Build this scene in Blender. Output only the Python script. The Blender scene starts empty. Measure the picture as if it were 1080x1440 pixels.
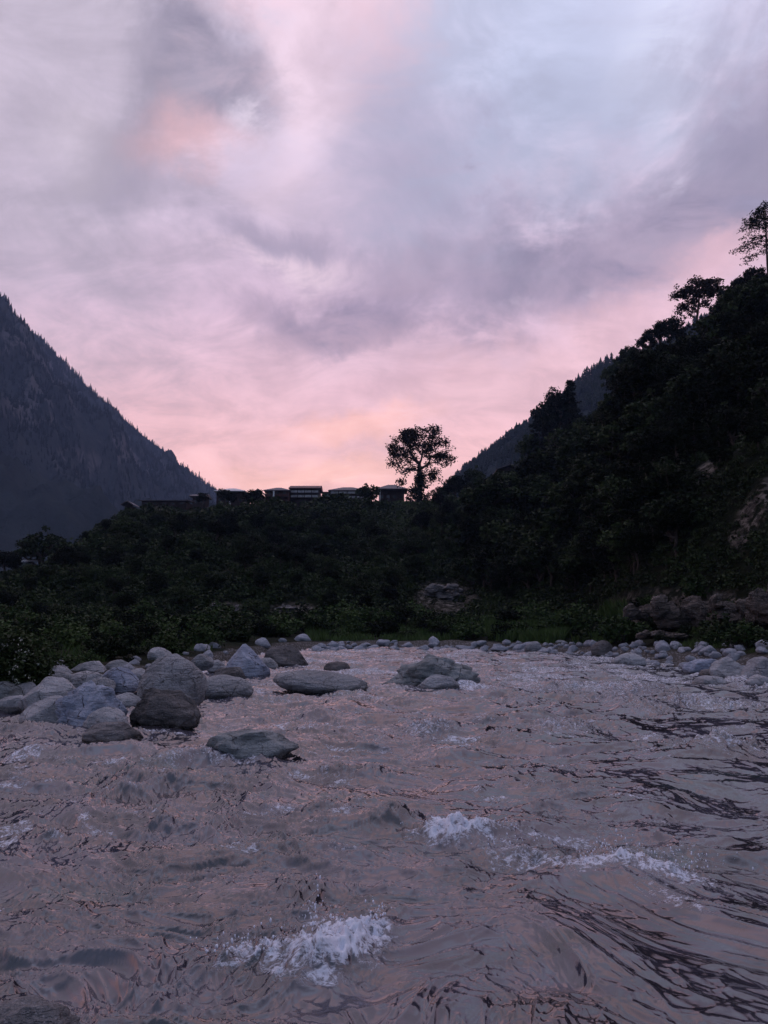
import bpy, bmesh, math, random
import numpy as np
from mathutils import Vector, noise as mn
PI = math.pi
R = math.radians
rng = np.random.default_rng(7)
random.seed(7)
scn = bpy.context.scene
C = scn.collection
F = 1040.0
PITCH = math.atan(148 / F)
CZ = 1.7

# ------------------------------------------------------------------ helpers
def ray(px, py):
    cx, cy = (px - 540) / F, (720 - py) / F
    return cx, math.cos(PITCH) - cy * math.sin(PITCH), math.sin(PITCH) + cy * math.cos(PITCH)
def at(px, py, r):
    """world point seen at that place of the photograph at horizontal range r"""
    x, y, z = ray(px, py); s = r / math.hypot(x, y)
    return x * s, y * s, CZ + z * s
def azel(px, py):
    x, y, z = ray(px, py)
    return math.atan2(x, y), math.atan2(z, math.hypot(x, y))
def rwater(py, z=0.0):
    x, y, dz = ray(540, py)
    return (z - CZ) / dz * y
def tag(o, label=None, cat=None, group=None, kind=None):
    if label: o['label'] = label
    if cat: o['category'] = cat
    if group: o['group'] = group
    if kind: o['kind'] = kind
    return o
def empty(name, loc=(0, 0, 0), rz=0, sc=1.0):
    o = bpy.data.objects.new(name, None); C.objects.link(o)
    o.location = loc; o.rotation_euler = (0, 0, rz); o.scale = (sc, sc, sc)
    o.empty_display_size = .3
    return o
def meshobj(name, verts, faces, mat, parent=None, smooth=False):
    me = bpy.data.meshes.new(name)
    verts = np.asarray(verts, dtype=np.float32)
    if isinstance(faces, np.ndarray):
        n, k = faces.shape
        me.vertices.add(len(verts)); me.vertices.foreach_set('co', verts.ravel())
        me.loops.add(n * k); me.loops.foreach_set('vertex_index', faces.astype(np.int32).ravel())
        me.polygons.add(n)
        me.polygons.foreach_set('loop_start', np.arange(0, n * k, k, dtype=np.int32))
        me.polygons.foreach_set('loop_total', np.full(n, k, dtype=np.int32))
        me.update(calc_edges=True)
    else:
        me.from_pydata([tuple(v) for v in verts], [], faces)
    me.validate(clean_customdata=False)
    if smooth: me.polygons.foreach_set('use_smooth', np.ones(len(me.polygons), dtype=bool))
    o = bpy.data.objects.new(name, me); C.objects.link(o)
    if mat: me.materials.append(mat)
    if parent: o.parent = parent
    return o
def copy_tree(o, parent=None):
    c = o.copy(); C.objects.link(c); c.parent = parent
    for ch in o.children: copy_tree(ch, c)
    return c

def _h(ix, iy, seed):
    n = (ix.astype(np.int64) * 374761393 + iy.astype(np.int64) * 668265263 + seed * 1442695041) & 0x7fffffff
    n = ((n ^ (n >> 13)) * 1274126177) & 0x7fffffff
    return ((n ^ (n >> 16)) & 0xffff) / 65536.0 * 2 * PI
def pn(x, y, seed=0):
    xi, yi = np.floor(x), np.floor(y); xf, yf = x - xi, y - yi
    u = xf * xf * xf * (xf * (xf * 6 - 15) + 10); v = yf * yf * yf * (yf * (yf * 6 - 15) + 10)
    def g(dx, dy):
        a = _h(xi + dx, yi + dy, seed)
        return np.cos(a) * (xf - dx) + np.sin(a) * (yf - dy)
    a = g(0, 0) * (1 - u) + g(1, 0) * u; b = g(0, 1) * (1 - u) + g(1, 1) * u
    return (a * (1 - v) + b * v) * 1.5
def fbm(x, y, o=4, seed=0, gain=.5):
    s = 0; a = 1
    for i in range(o):
        s = s + a * pn(x * 2 ** i + 17.3 * i, y * 2 ** i - 9.1 * i, seed + i); a *= gain
    return s
def sstep(t):
    t = np.clip(t, 0, 1); return t * t * (3 - 2 * t)

# ------------------------------------------------------------------ materials
class NT:
    def __init__(s, nt): s.t = nt; s.n = nt.nodes; s.l = nt.links
    def node(s, ty, **kw):
        n = s.n.new(ty)
        for k, v in kw.items():
            if k.startswith('_'): setattr(n, k[1:], v)
        return n
    def inp(s, sock, v):
        if hasattr(v, 'is_output') or isinstance(v, bpy.types.NodeSocket): s.l.new(v, sock)
        elif v is not None: sock.default_value = v
    def math(s, op, a, b=None, c=None, clamp=False):
        n = s.n.new('ShaderNodeMath'); n.operation = op; n.use_clamp = clamp
        s.inp(n.inputs[0], a)
        if b is not None: s.inp(n.inputs[1], b)
        if c is not None: s.inp(n.inputs[2], c)
        return n.outputs[0]
    def mix(s, f, a, b, bt='MIX'):
        n = s.n.new('ShaderNodeMix'); n.data_type = 'RGBA'; n.blend_type = bt
        s.inp(n.inputs[0], f)
        for i, v in ((6, a), (7, b)):
            s.inp(n.inputs[i], (*v, 1) if isinstance(v, tuple) and len(v) == 3 else v)
        return n.outputs[2]
    def noise(s, vec, scale, det=4, rough=.5, dist=0.0):
        n = s.n.new('ShaderNodeTexNoise'); s.inp(n.inputs['Vector'], vec)
        n.inputs['Scale'].default_value = scale; n.inputs['Detail'].default_value = det
        n.inputs['Roughness'].default_value = rough; n.inputs['Distortion'].default_value = dist
        return n.outputs[0]
    def vor(s, vec, scale, feat='F1'):
        n = s.n.new('ShaderNodeTexVoronoi'); n.feature = feat; s.inp(n.inputs['Vector'], vec)
        n.inputs['Scale'].default_value = scale
        return n.outputs['Distance']
    def rng(s, v, a, b, c=0.0, d=1.0, smooth=True):
        n = s.n.new('ShaderNodeMapRange'); n.interpolation_type = 'SMOOTHSTEP' if smooth else 'LINEAR'
        s.inp(n.inputs[0], v)
        for i, q in enumerate((a, b, c, d)): s.inp(n.inputs[i + 1], q)
        return n.outputs[0]
    def mapping(s, vec, scale=(1, 1, 1), rot=(0, 0, 0), loc=(0, 0, 0)):
        n = s.n.new('ShaderNodeMapping'); s.inp(n.inputs[0], vec)
        n.inputs['Location'].default_value = loc; n.inputs['Rotation'].default_value = rot; n.inputs['Scale'].default_value = scale
        return n.outputs[0]
    def bump(s, h, st, dist, nrm=None):
        n = s.n.new('ShaderNodeBump'); n.inputs['Strength'].default_value = st; n.inputs['Distance'].default_value = dist
        s.inp(n.inputs['Height'], h)
        if nrm is not None: s.inp(n.inputs['Normal'], nrm)
        return n.outputs[0]
def newmat(name):
    m = bpy.data.materials.new(name); m.use_nodes = True
    t = NT(m.node_tree); b = t.n['Principled BSDF']
    return m, t, b

def leaf_mat(name, c1, c2, c3, rough=.6, spec=.25):
    m, t, b = newmat(name)
    geo = t.n.new('ShaderNodeNewGeometry'); oi = t.n.new('ShaderNodeObjectInfo')
    ri = geo.outputs['Random Per Island']
    pos = geo.outputs['Position']
    n1 = t.noise(pos, .22, 5, .65)
    c = t.mix(t.rng(n1, .40, .60), c1, c2)
    c = t.mix(t.math('MULTIPLY', ri, .5), c, c3)
    c = t.mix(oi.outputs['Random'], c, t.mix(1.0, c, (.40, .46, .42), 'MULTIPLY'))
    t.inp(b.inputs['Base Color'], c); b.inputs['Roughness'].default_value = rough
    b.inputs['Specular IOR Level'].default_value = spec * .4
    return m
M = {}
M['leaf'] = leaf_mat('broad_leaves', (.014, .024, .011), (.040, .062, .022), (.066, .09, .036))
M['leafdark'] = leaf_mat('dark_leaves', (.007, .012, .007), (.012, .019, .010), (.020, .029, .014), spec=.1)
M['needle'] = leaf_mat('pine_needles', (.007, .012, .007), (.011, .018, .009), (.018, .027, .013), spec=.08)
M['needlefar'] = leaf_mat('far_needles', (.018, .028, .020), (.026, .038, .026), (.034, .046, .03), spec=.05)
M['autumn'] = leaf_mat('russet_leaves', (.030, .020, .014), (.045, .030, .020), (.055, .034, .022), spec=.1)
M['bush'] = leaf_mat('bush_leaves', (.028, .052, .017), (.055, .09, .028), (.085, .13, .042))
M['grass'] = leaf_mat('grass_blades', (.065, .11, .03), (.095, .15, .045), (.14, .20, .075))
M['blossom'] = leaf_mat('pale_blossom', (.45, .45, .42), (.5, .5, .46), (.6, .6, .56))

def bark_mat():
    m, t, b = newmat('bark')
    geo = t.n.new('ShaderNodeNewGeometry'); v = t.mapping(geo.outputs['Position'], (3, 3, .6))
    n = t.noise(v, 2.0, 5)
    t.inp(b.inputs['Base Color'], t.mix(t.rng(n, .3, .7), (.022, .016, .012), (.06, .045, .035)))
    b.inputs['Roughness'].default_value = .9
    t.inp(b.inputs['Normal'], t.bump(n, .6, .05))
    return m
M['bark'] = bark_mat()

def rock_mat(name, c1, c2, c3, crack=.35, spk=.5, wet=.12, scale=1.0):
    m, t, b = newmat(name)
    tc = t.n.new('ShaderNodeTexCoord'); oi = t.n.new('ShaderNodeObjectInfo'); geo = t.n.new('ShaderNodeNewGeometry')
    va = t.n.new('ShaderNodeVectorMath'); va.operation = 'ADD'
    t.inp(va.inputs[0], tc.outputs['Object'])
    cmb = t.n.new('ShaderNodeCombineXYZ'); t.inp(cmb.inputs[0], t.math('MULTIPLY', oi.outputs['Random'], 37.0)); t.inp(cmb.inputs[1], t.math('MULTIPLY', oi.outputs['Random'], 91.0))
    t.inp(va.inputs[1], cmb.outputs[0]); v = va.outputs[0]
    big = t.noise(v, 1.6 * scale, 5, .55, .4)
    c = t.mix(t.rng(big, .38, .62), c1, c2)
    strat = t.noise(t.mapping(v, (1.2, 1.2, 7), (.5, .35, .2)), 1.6 * scale, 5, .6, .8)
    c = t.mix(t.math('MULTIPLY', t.rng(strat, .52, .68), .55), c, c3)
    fine = t.noise(v, 38 * scale, 3, .7)
    c = t.mix(t.math('MULTIPLY', t.rng(fine, .56, .66), spk), c, (.055, .055, .062))
    c = t.mix(t.math('MULTIPLY', t.rng(fine, .42, .34), spk * .6), c, (.46, .46, .50))
    wv = t.noise(v, 2.4 * scale, 4, .6)
    va2 = t.n.new('ShaderNodeVectorMath'); va2.operation = 'ADD'; t.inp(va2.inputs[0], v)
    vs = t.n.new('ShaderNodeVectorMath'); vs.operation = 'SCALE'
    nn = t.n.new('ShaderNodeTexNoise'); t.inp(nn.inputs['Vector'], v); nn.inputs['Scale'].default_value = 2.2 * scale; nn.inputs['Detail'].default_value = 5
    t.inp(vs.inputs[0], nn.outputs['Color']); vs.inputs['Scale'].default_value = .5; t.inp(va2.inputs[1], vs.outputs[0])
    cr = t.vor(va2.outputs[0], 2.1 * scale, 'DISTANCE_TO_EDGE')
    crm = t.math('MULTIPLY', t.rng(cr, .0, .025, 1, 0), t.rng(wv, .48, .6))
    c = t.mix(t.math('MULTIPLY', crm, crack), c, (.03, .03, .035))
    # lichen and stains with a shape of their own
    st = t.noise(v, 5.0 * scale, 6, .65)
    c = t.mix(t.math('MULTIPLY', t.rng(st, .6, .72), .5), c, (.10, .105, .10))
    sep = t.n.new('ShaderNodeSeparateXYZ'); t.inp(sep.inputs[0], geo.outputs['Position'])
    wetm = t.rng(t.math('ADD', sep.outputs[2], t.math('MULTIPLY', t.math('SUBTRACT', big, .5), .18)), wet * .3, wet, 1, 0)
    c = t.mix(t.math('MULTIPLY', wetm, .85), c, t.mix(1.0, c, (.26, .25, .25), 'MULTIPLY'))
    t.inp(b.inputs['Base Color'], c)
    t.inp(b.inputs['Roughness'], t.rng(wetm, 0, 1, .78, .22))
    h = t.math('ADD', t.math('MULTIPLY', fine, .12), t.math('ADD', st, t.math('MULTIPLY', strat, .8)))
    h = t.math('SUBTRACT', h, t.math('MULTIPLY', crm, .5))
    t.inp(b.inputs['Normal'], t.bump(h, 1.0, .15 / scale))
    return m
M['pale'] = rock_mat('pale_granite', (.29, .305, .335), (.41, .425, .455), (.17, .18, .20))
M['blue'] = rock_mat('blue_grey_rock', (.20, .245, .34), (.37, .42, .53), (.085, .10, .14), crack=.9, spk=.25)
M['grey'] = rock_mat('grey_speckled_granite', (.21, .225, .245), (.30, .315, .34), (.13, .14, .155), spk=.85)
M['green'] = rock_mat('green_grey_rock', (.12, .145, .155), (.29, .32, .335), (.035, .042, .048), crack=.8, spk=.3)
M['brown'] = rock_mat('dark_brown_rock', (.075, .072, .075), (.15, .145, .15), (.035, .034, .036), spk=.3)
M['darkmottle'] = rock_mat('dark_mottled_rock', (.06, .06, .065), (.16, .16, .17), (.03, .03, .03), spk=.6)
M['cobble'] = rock_mat('cobble_rock', (.32, .36, .44), (.48, .52, .60), (.20, .22, .27), wet=.05, scale=2.0)
M['cliff'] = rock_mat('brown_cliff_rock', (.07, .06, .05), (.18, .155, .135), (.025, .022, .02), spk=.15, scale=.6, wet=-5)
M['cliffgrey'] = rock_mat('grey_cliff_rock', (.24, .25, .27), (.40, .41, .44), (.06, .06, .065), spk=.15, scale=.6, wet=-5)

def plain(name, col, rough=.8, spec=.3, var=.4, sc=3.0):
    m, t, b = newmat(name)
    geo = t.n.new('ShaderNodeNewGeometry'); n = t.noise(geo.outputs['Position'], sc, 5, .6)
    lo = tuple(c * (1 - var) for c in col); hi = tuple(min(1, c * (1 + var)) for c in col)
    t.inp(b.inputs['Base Color'], t.mix(t.rng(n, .3, .7), lo, hi))
    b.inputs['Roughness'].default_value = rough; b.inputs['Specular IOR Level'].default_value = spec
    return m
M['wood'] = plain('dark_timber', (.035, .022, .02), .85)
M['woodred'] = plain('red_brown_timber', (.07, .028, .028), .8)
M['slate'] = plain('slate_roof', (.12, .11, .13), .6)
M['rust'] = plain('rusty_sheet_roof', (.13, .06, .06), .6)
M['white'] = plain('whitewash', (.55, .58, .60), .8, var=.12)
M['palewood'] = plain('weathered_pale_boards', (.30, .31, .33), .8, var=.35, sc=1.2)
M['palegreen'] = plain('pale_green_plaster', (.36, .48, .46), .8, var=.15)
M['glass'] = plain('window_glass', (.03, .035, .04), .12, .5, .1)
M['metal'] = plain('tin_sheet', (.5, .52, .56), .4, .5, .15)

def ground_mat():
    m, t, b = newmat('ground_soil_and_growth')
    geo = t.n.new('ShaderNodeNewGeometry'); pos = geo.outputs['Position']
    at_ = t.n.new('ShaderNodeAttribute'); at_.attribute_name = 'rockmask'
    a2 = t.n.new('ShaderNodeAttribute'); a2.attribute_name = 'bed'
    n1 = t.noise(pos, .12, 6, .6); n2 = t.noise(pos, 1.6, 6, .65)
    c = t.mix(t.rng(n2, .35, .65), (.006, .009, .005), (.012, .018, .008))
    c = t.mix(t.math('MULTIPLY', t.rng(n1, .5, .62), .5), c, (.04, .035, .025))
    rk = t.noise(t.mapping(pos, (1, 1, 2.5)), .9, 8, .7, 1.0)
    rc = t.mix(t.rng(rk, .42, .6), (.04, .036, .032), (.20, .18, .16))
    c = t.mix(t.math('MULTIPLY', at_.outputs['Fac'], t.rng(n2, .45, .55)), c, rc)
    peb = t.vor(pos, 9.0); pc = t.mix(t.rng(peb, .1, .5), (.26, .26, .27), (.08, .075, .07))
    c = t.mix(a2.outputs['Fac'], c, pc)
    t.inp(b.inputs['Base Color'], c); b.inputs['Roughness'].default_value = .95
    b.inputs['Specular IOR Level'].default_value = .1
    t.inp(b.inputs['Normal'], t.bump(t.math('ADD', n2, rk), .8, .4))
    return m
M['ground'] = ground_mat()
def far_mat(name, c1, c2, c3):
    m, t, b = newmat(name)
    geo = t.n.new('ShaderNodeNewGeometry'); pos = geo.outputs['Position']
    n1 = t.noise(pos, .010, 8, .65); n2 = t.noise(t.mapping(pos, (1, 1, .5)), .03, 8, .7, .6)
    c = t.mix(t.rng(n1, .4, .6), c1, c2)
    at_ = t.n.new('ShaderNodeAttribute'); at_.attribute_name = 'rockmask'
    c = t.mix(t.math('MULTIPLY', at_.outputs['Fac'], t.rng(n2, .50, .58)), c, c3)
    t.inp(b.inputs['Base Color'], c); b.inputs['Roughness'].default_value = 1
    b.inputs['Specular IOR Level'].default_value = 0
    t.inp(b.inputs['Normal'], t.bump(n2, 1.0, 14))
    return m
M['mount'] = far_mat('forested_mountain', (.030, .038, .042), (.042, .052, .056), (.11, .11, .12))  # forest colour brightened and blued: part of the haze is painted in
M['hill'] = far_mat('forested_hill', (.028, .036, .036), (.042, .052, .05), (.10, .10, .10))  # wood colour lightened so distance haze is partly in the paint

# ------------------------------------------------------------------ world
def build_world():
    w = bpy.data.worlds.new('World'); scn.world = w; w.use_nodes = True
    t = NT(w.node_tree); bg = t.n['Background']
    tc = t.n.new('ShaderNodeTexCoord'); d = tc.outputs['Generated']
    sep = t.n.new('ShaderNodeSeparateXYZ'); t.inp(sep.inputs[0], d)
    az0 = t.math('ARCTAN2', sep.outputs[0], sep.outputs[1]); el0 = t.math('ARCSINE', sep.outputs[2])
    # cloud coordinates: stretched, so streaks lie flat near the horizon
    zz = t.math('ADD', t.math('MAXIMUM', sep.outputs[2], 0.0), .38)
    cv = t.n.new('ShaderNodeCombineXYZ')
    t.inp(cv.inputs[0], t.math('DIVIDE', sep.outputs[0], zz)); t.inp(cv.inputs[1], t.math('DIVIDE', sep.outputs[1], zz))
    P3 = cv.outputs[0]
    nA = t.noise(d, 3.2, 8, .62, .3); nB = t.noise(t.mapping(d, loc=(5.2, 1.3, 8.8)), 3.6, 8, .62, .3)
    fn = t.noise(t.mapping(P3, (1, 1.7, 1), (0, 0, R(35))), 5.5, 12, .66, .5)
    fn2 = t.noise(t.mapping(P3, (1.5, 1, 1), (0, 0, R(-20)), (3, 7, 0)), 2.8, 9, .62, .6)
    az = t.math('ADD', az0, t.math('MULTIPLY', t.math('SUBTRACT', nA, .5), .30))
    el = t.math('ADD', el0, t.math('MULTIPLY', t.math('SUBTRACT', nB, .5), .22))
    # background by elevation
    cr = t.n.new('ShaderNodeValToRGB'); e = cr.color_ramp
    t.inp(cr.inputs[0], t.math('MULTIPLY', t.math('ADD', el0, t.math('MULTIPLY', t.math('SUBTRACT', nB, .5), .06)), 1 / (PI / 2)))
    stops = [(900, (.62, .34, .36)), (690, (.75, .435, .45)), (610, (.71, .43, .48)), (520, (.63, .42, .51)), (430, (.545, .40, .52)), (330, (.49, .395, .52)), (180, (.46, .395, .515)), (0, (.42, .38, .49))]
    e.elements[0].position = max(0, azel(540, 900)[1] / (PI / 2)); e.elements[0].color = (*stops[0][1], 1)
    e.elements[1].position = 1; e.elements[1].color = (.60, .68, 1.02, 1)
    for py, c in stops[1:]:
        q = e.elements.new(azel(540, py)[1] / (PI / 2)); q.color = (*c, 1)
    q = e.elements.new(.72); q.color = (.52, .43, .58, 1)
    col = cr.outputs[0]
    sky = t.n.new('ShaderNodeTexSky'); sky.sky_type = 'NISHITA'; sky.sun_disc = False
    sky.sun_elevation = R(1.5); sky.sun_rotation = R(-4); sky.altitude = 1500; sky.dust_density = 2
    nis = sky.outputs[0]
    ed = t.math('SUBTRACT', t.math('MULTIPLY', t.math('ADD', fn, fn2), .5), .5)
    def blob(px, py, rx, ry, rot=0, soft=.9, warp=True, brk=2.7):
        a, b_ = azel(px, py)
        u = t.math('SUBTRACT', az if warp else az0, a); v = t.math('SUBTRACT', el if warp else el0, b_)
        cs, sn = math.cos(R(rot)), math.sin(R(rot))
        uu = t.math('MULTIPLY', t.math('ADD', t.math('MULTIPLY', u, cs), t.math('MULTIPLY', v, sn)), F / rx)
        vv = t.math('MULTIPLY', t.math('SUBTRACT', t.math('MULTIPLY', v, cs), t.math('MULTIPLY', u, sn)), F / ry)
        q = t.math('SQRT', t.math('ADD', t.math('MULTIPLY', uu, uu), t.math('MULTIPLY', vv, vv)))
        q = t.math('ADD', q, t.math('MULTIPLY', ed, brk))
        return t.rng(q, 1.0 + soft * .5, max(0, 1.0 - soft), 0, 1)
    def add(col, m, c, k, tex=None):
        f = t.math('MULTIPLY', m, k)
        if tex is not None: f = t.math('MULTIPLY', f, tex)
        return t.mix(f, col, c)
    tx = t.rng(fn, .32, .66, .35, 1.15); tx2 = t.rng(fn2, .35, .62, .3, 1.1)
    hard = t.rng(fn, .44, .60)
    DARK = (.17, .15, .225); DK2 = (.21, .18, .26)
    col = add(col, blob(60, 150, 260, 330, 0), (.37, .33, .41), .75)
    col = add(col, blob(800, 60, 330, 190, 15, .8), (.40, .44, .62), .95)
    col = add(col, blob(720, 20, 240, 110, 0, .9), (.40, .43, .60), .6)
    col = add(col, blob(940, 70, 80, 90, 0, .9), (.54, .58, .76), .7)
    col = add(col, blob(430, -480, 330, 330, 0, .5), (.84, .60, .72), .85)  # added pink patch overhead, out of view: brightens and tints water reflections
    col = add(col, blob(1050, -250, 260, 220, 0, .8), (.56, .56, .78), .8)  # added lavender patch, also out of view, for the reflections at right
    col = add(col, blob(430, 90, 80, 150, -8, .7), (.66, .52, .64), .85)
    col = add(col, blob(280, 70, 120, 110, 5, .5), (.19, .17, .235), 1.0, tx)
    col = add(col, blob(345, 130, 45, 30, 60, .8), (.60, .53, .64), .6, hard)
    col = add(col, blob(200, 235, 110, 55, 10, .9), (.25, .22, .30), .7, tx)
    col = add(col, blob(272, 188, 80, 36, 10, 1.0, True, 1.0), (.66, .41, .45), .7)
    col = add(col, blob(110, 190, 60, 45, 0, .9), (.50, .44, .53), .5)
    col = add(col, blob(590, 220, 170, 130, -25, .9), (.29, .26, .37), .7, tx)
    col = add(col, blob(690, 230, 40, 90, 10, .9), (.22, .20, .30), .75, hard)
    col = add(col, blob(400, 322, 140, 34, -6, .9, True, 3.0), (.25, .215, .30), .8, tx)
    col = add(col, blob(440, 365, 120, 22, -6, .9), (.64, .50, .60), .8, hard)
    col = add(col, blob(660, 385, 200, 62, 5, .8), DK2, .75, tx)
    col = add(col, blob(500, 450, 170, 42, 0, .7), (.225, .18, .26), 1.0, tx)
    col = add(col, blob(900, 325, 190, 85, 14, .7), DARK, .92, tx)
    col = add(col, blob(1040, 200, 110, 130, 35, .7), (.24, .22, .32), .95, tx)
    col = add(col, blob(1090, 60, 50, 150, -10, .8), (.27, .245, .34), .8)
    col = add(col, blob(930, 245, 36, 22, 30, .9), (.56, .53, .68), .6, hard)
    col = add(col, blob(845, 240, 34, 50, 0, .9), (.30, .27, .38), .5, hard)
    col = add(col, blob(800, 412, 70, 16, -5, .9), (.60, .50, .60), .7, hard)
    col = add(col, blob(820, 490, 330, 50, 22, .9), (.74, .47, .53), .65)
    col = add(col, blob(1000, 365, 130, 26, 28, .9), (.72, .46, .54), .55)
    col = add(col, blob(470, 608, 120, 26, 0, .9), (.90, .50, .46), .75)
    col = add(col, blob(440, 680, 140, 22, 0, .9), (.92, .52, .47), .7)
    col = add(col, blob(520, 555, 200, 18, 3, .9), (.60, .38, .46), .45, tx)
    # overall cloud grain
    g = t.rng(fn, .3, .7, .87, 1.13); g2 = t.rng(fn2, .3, .7, .90, 1.08)
    vm = t.n.new('ShaderNodeVectorMath'); vm.operation = 'SCALE'; t.inp(vm.inputs[0], t.mix(t.rng(sep.outputs[1], -.65, .12, 0, 1), (.165, .205, .31), col))
    back = 1.0
    t.inp(vm.inputs['Scale'], t.math('MULTIPLY', t.math('MULTIPLY', g, g2), t.math('MULTIPLY', back, SKYK)))
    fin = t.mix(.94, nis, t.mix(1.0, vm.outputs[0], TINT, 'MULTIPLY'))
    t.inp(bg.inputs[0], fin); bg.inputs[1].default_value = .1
    w.cycles.sampling_method = 'MANUAL'; w.cycles.sample_map_resolution = 512
BACK = .38
SKYK = 16.5
TINT = (1.03, 1.0, .93)
build_world()

sl = bpy.data.lights.new('sun', 'SUN'); sl.energy = .25; sl.angle = R(12); sl.color = (1, .72, .68)
so = bpy.data.objects.new('sun', sl); C.objects.link(so)
sdir = Vector((math.sin(R(-4)) * math.cos(R(1.5)), math.cos(R(-4)) * math.cos(R(1.5)), math.sin(R(1.5))))
so.rotation_euler = sdir.to_track_quat('Z', 'Y').to_euler(); so.location = (0, 60, 80)

cam = bpy.data.cameras.new('camera'); co = bpy.data.objects.new('camera', cam); C.objects.link(co)
cam.sensor_fit = 'VERTICAL'; cam.sensor_height = 36; cam.lens = 26; cam.clip_end = 20000; cam.clip_start = .05
co.location = (0, 0, CZ); co.rotation_euler = (PI / 2 + PITCH, 0, 0)
scn.camera = co
scn.view_settings.view_transform = 'Standard'; scn.view_settings.look = 'None'; scn.view_settings.exposure = 0
scn.cycles.volume_bounces = 1; scn.cycles.volume_max_steps = 64

# ------------------------------------------------------------------ terrain
# ridge of the near hills: column of the photo, row of the bare ground, range
RIDGE = [(-900, 835, 130), (-200, 825, 120), (0, 818, 120), (70, 792, 130), (100, 770, 140), (150, 738, 160), (190, 720, 180), (225, 712, 192), (260, 714, 200),
         (330, 710, 210), (450, 711, 215), (520, 708, 212), (570, 705, 210), (640, 699, 200), (700, 676, 190), (740, 668, 185), (770, 642, 182), (800, 615, 180), (848, 594, 175), (868, 562, 172), (882, 538, 170), (920, 508, 165), (1000, 470, 150), (1040, 428, 140), (1080, 405, 130), (1250, 315, 120), (1700, 240, 120), (3200, 240, 130)]
ra = np.array([azel(p, y)[0] for p, y, r in RIDGE]); rh = np.array([CZ + math.tan(azel(p, y)[1]) * r for p, y, r in RIDGE])
rr = np.array([r for p, y, r in RIDGE], float)
ra = np.concatenate([[-PI, -2.0], ra, [2.0, PI]]); rh = np.concatenate([[3, 3], rh, [6, 3]]); rr = np.concatenate([[100, 100], rr, [110, 100]])
SHORE = [(-179, 2.6), (-120, 2.6), (-100, 8), (-70, 24), (-45, 19), (-27, 16.8), (-22, 17.5), (-17, 20), (-13, 27), (-8, 37), (0, 42), (8, 40), (14, 37), (20, 30), (27.5, 25), (40, 26), (70, 30), (100, 8), (120, 2.6), (179, 2.6)]
sa = np.radians([a for a, _ in SHORE]); sr = np.array([b for _, b in SHORE], float)
FOOT = [(-179, 30), (-60, 60), (-27, 48), (-10, 60), (5, 60), (15, 50), (19, 38), (27.5, 31), (60, 36), (100, 30), (179, 30)]
fa = np.radians([a for a, _ in FOOT]); fr = np.array([b for _, b in FOOT], float)
def zbank(az, r):
    s = np.interp(az, sa, sr)
    return s
def terrain(x, y):
    x = np.asarray(x, float); y = np.asarray(y, float)
    r = np.hypot(x, y); az = np.arctan2(x, y)
    s = np.interp(az, sa, sr); f = np.maximum(np.interp(az, fa, fr), s + 4); Rr = np.interp(az, ra, rr); H = np.interp(az, ra, rh)
    bank = -.55 * sstep((s - r) / np.minimum(3.0, s)) + .38 * sstep((r - s + .6) / 2.0) + .6 * sstep((r - s) / (f - s + 1e-6)) + .10 * pn(x * .8, y * .8, 3) * np.clip((r - s) / 3 + 1, 0, 1)
    t = np.clip((r - f) / np.maximum(Rr - f, 1), 0, 1)
    cliff = sstep((az - R(13)) / R(8)) * np.clip(1 - abs(az) / R(80), 0, 1)
    g = (1 - cliff) * t ** 1.08 + cliff * (t * .88 + .12 * sstep(t / .10))
    z = bank + np.maximum(H - 1, 0) * g
    amp = np.clip(t * 6, 0, 1) * np.clip((Rr - r) / 40 + .15, .15, 1)
    z = z + amp * (fbm(x / 26, y / 26, 4, 11) * 4.5 + np.minimum(0, -np.abs(pn(x / 40 + y / 160, y / 90, 19)) * 5) + 1.0)
    # slight terraces on the middle slope
    past = np.clip(r - Rr, 0, None)
    z = z - np.minimum(past * .30, np.maximum(H, 0) * .9) * (past > 0)
    return z
def polar_grid(azs, rs):
    A, B = np.meshgrid(azs, rs); return A, B
def grid_faces(nr, nc, wrap=False):
    i = np.arange(nr - 1)[:, None]; j = np.arange(nc - (0 if wrap else 1))[None, :]
    j2 = (j + 1) % nc
    return np.stack([(i * nc + j), (i * nc + j2), ((i + 1) * nc + j2), ((i + 1) * nc + j)], -1).reshape(-1, 4)
azs = np.concatenate([np.linspace(-PI, R(-60), 80, endpoint=False), np.linspace(R(-60), R(60), 620, endpoint=False), np.linspace(R(60), PI, 80, endpoint=False)])
rs = np.concatenate([np.geomspace(.6, 20, 50, endpoint=False), np.geomspace(20, 260, 380, endpoint=False), np.geomspace(260, 2450, 40)])
A, B = polar_grid(azs, rs); X, Y = B * np.sin(A), B * np.cos(A); Z = terrain(X, Y)
g = meshobj('ground', np.stack([X, Y, Z], -1).reshape(-1, 3), grid_faces(len(rs), len(azs), True), M['ground'], smooth=True)
tag(g, kind='structure', label='dark overgrown riverbank and hillside ground')
def pixmask(px, py, lst):
    m = np.zeros_like(px)
    for (a, b, rx, ry, rot) in lst:
        c, s = math.cos(R(rot)), math.sin(R(rot)); u = (px - a); v = (py - b)
        q = ((u * c + v * s) / rx) ** 2 + ((v * c - u * s) / ry) ** 2
        m = np.maximum(m, np.clip(1.6 - q, 0, 1))
    return m
def topix(x, y, z):
    z = z - CZ; fwd = y * math.cos(PITCH) + z * math.sin(PITCH); up = z * math.cos(PITCH) - y * math.sin(PITCH)
    return 540 + F * x / fwd, 720 - F * up / fwd
def add_attr(o, name, vals):
    a = o.data.attributes.new(name, 'FLOAT', 'POINT'); a.data.foreach_set('value', np.asarray(vals, np.float32).ravel())
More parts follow.
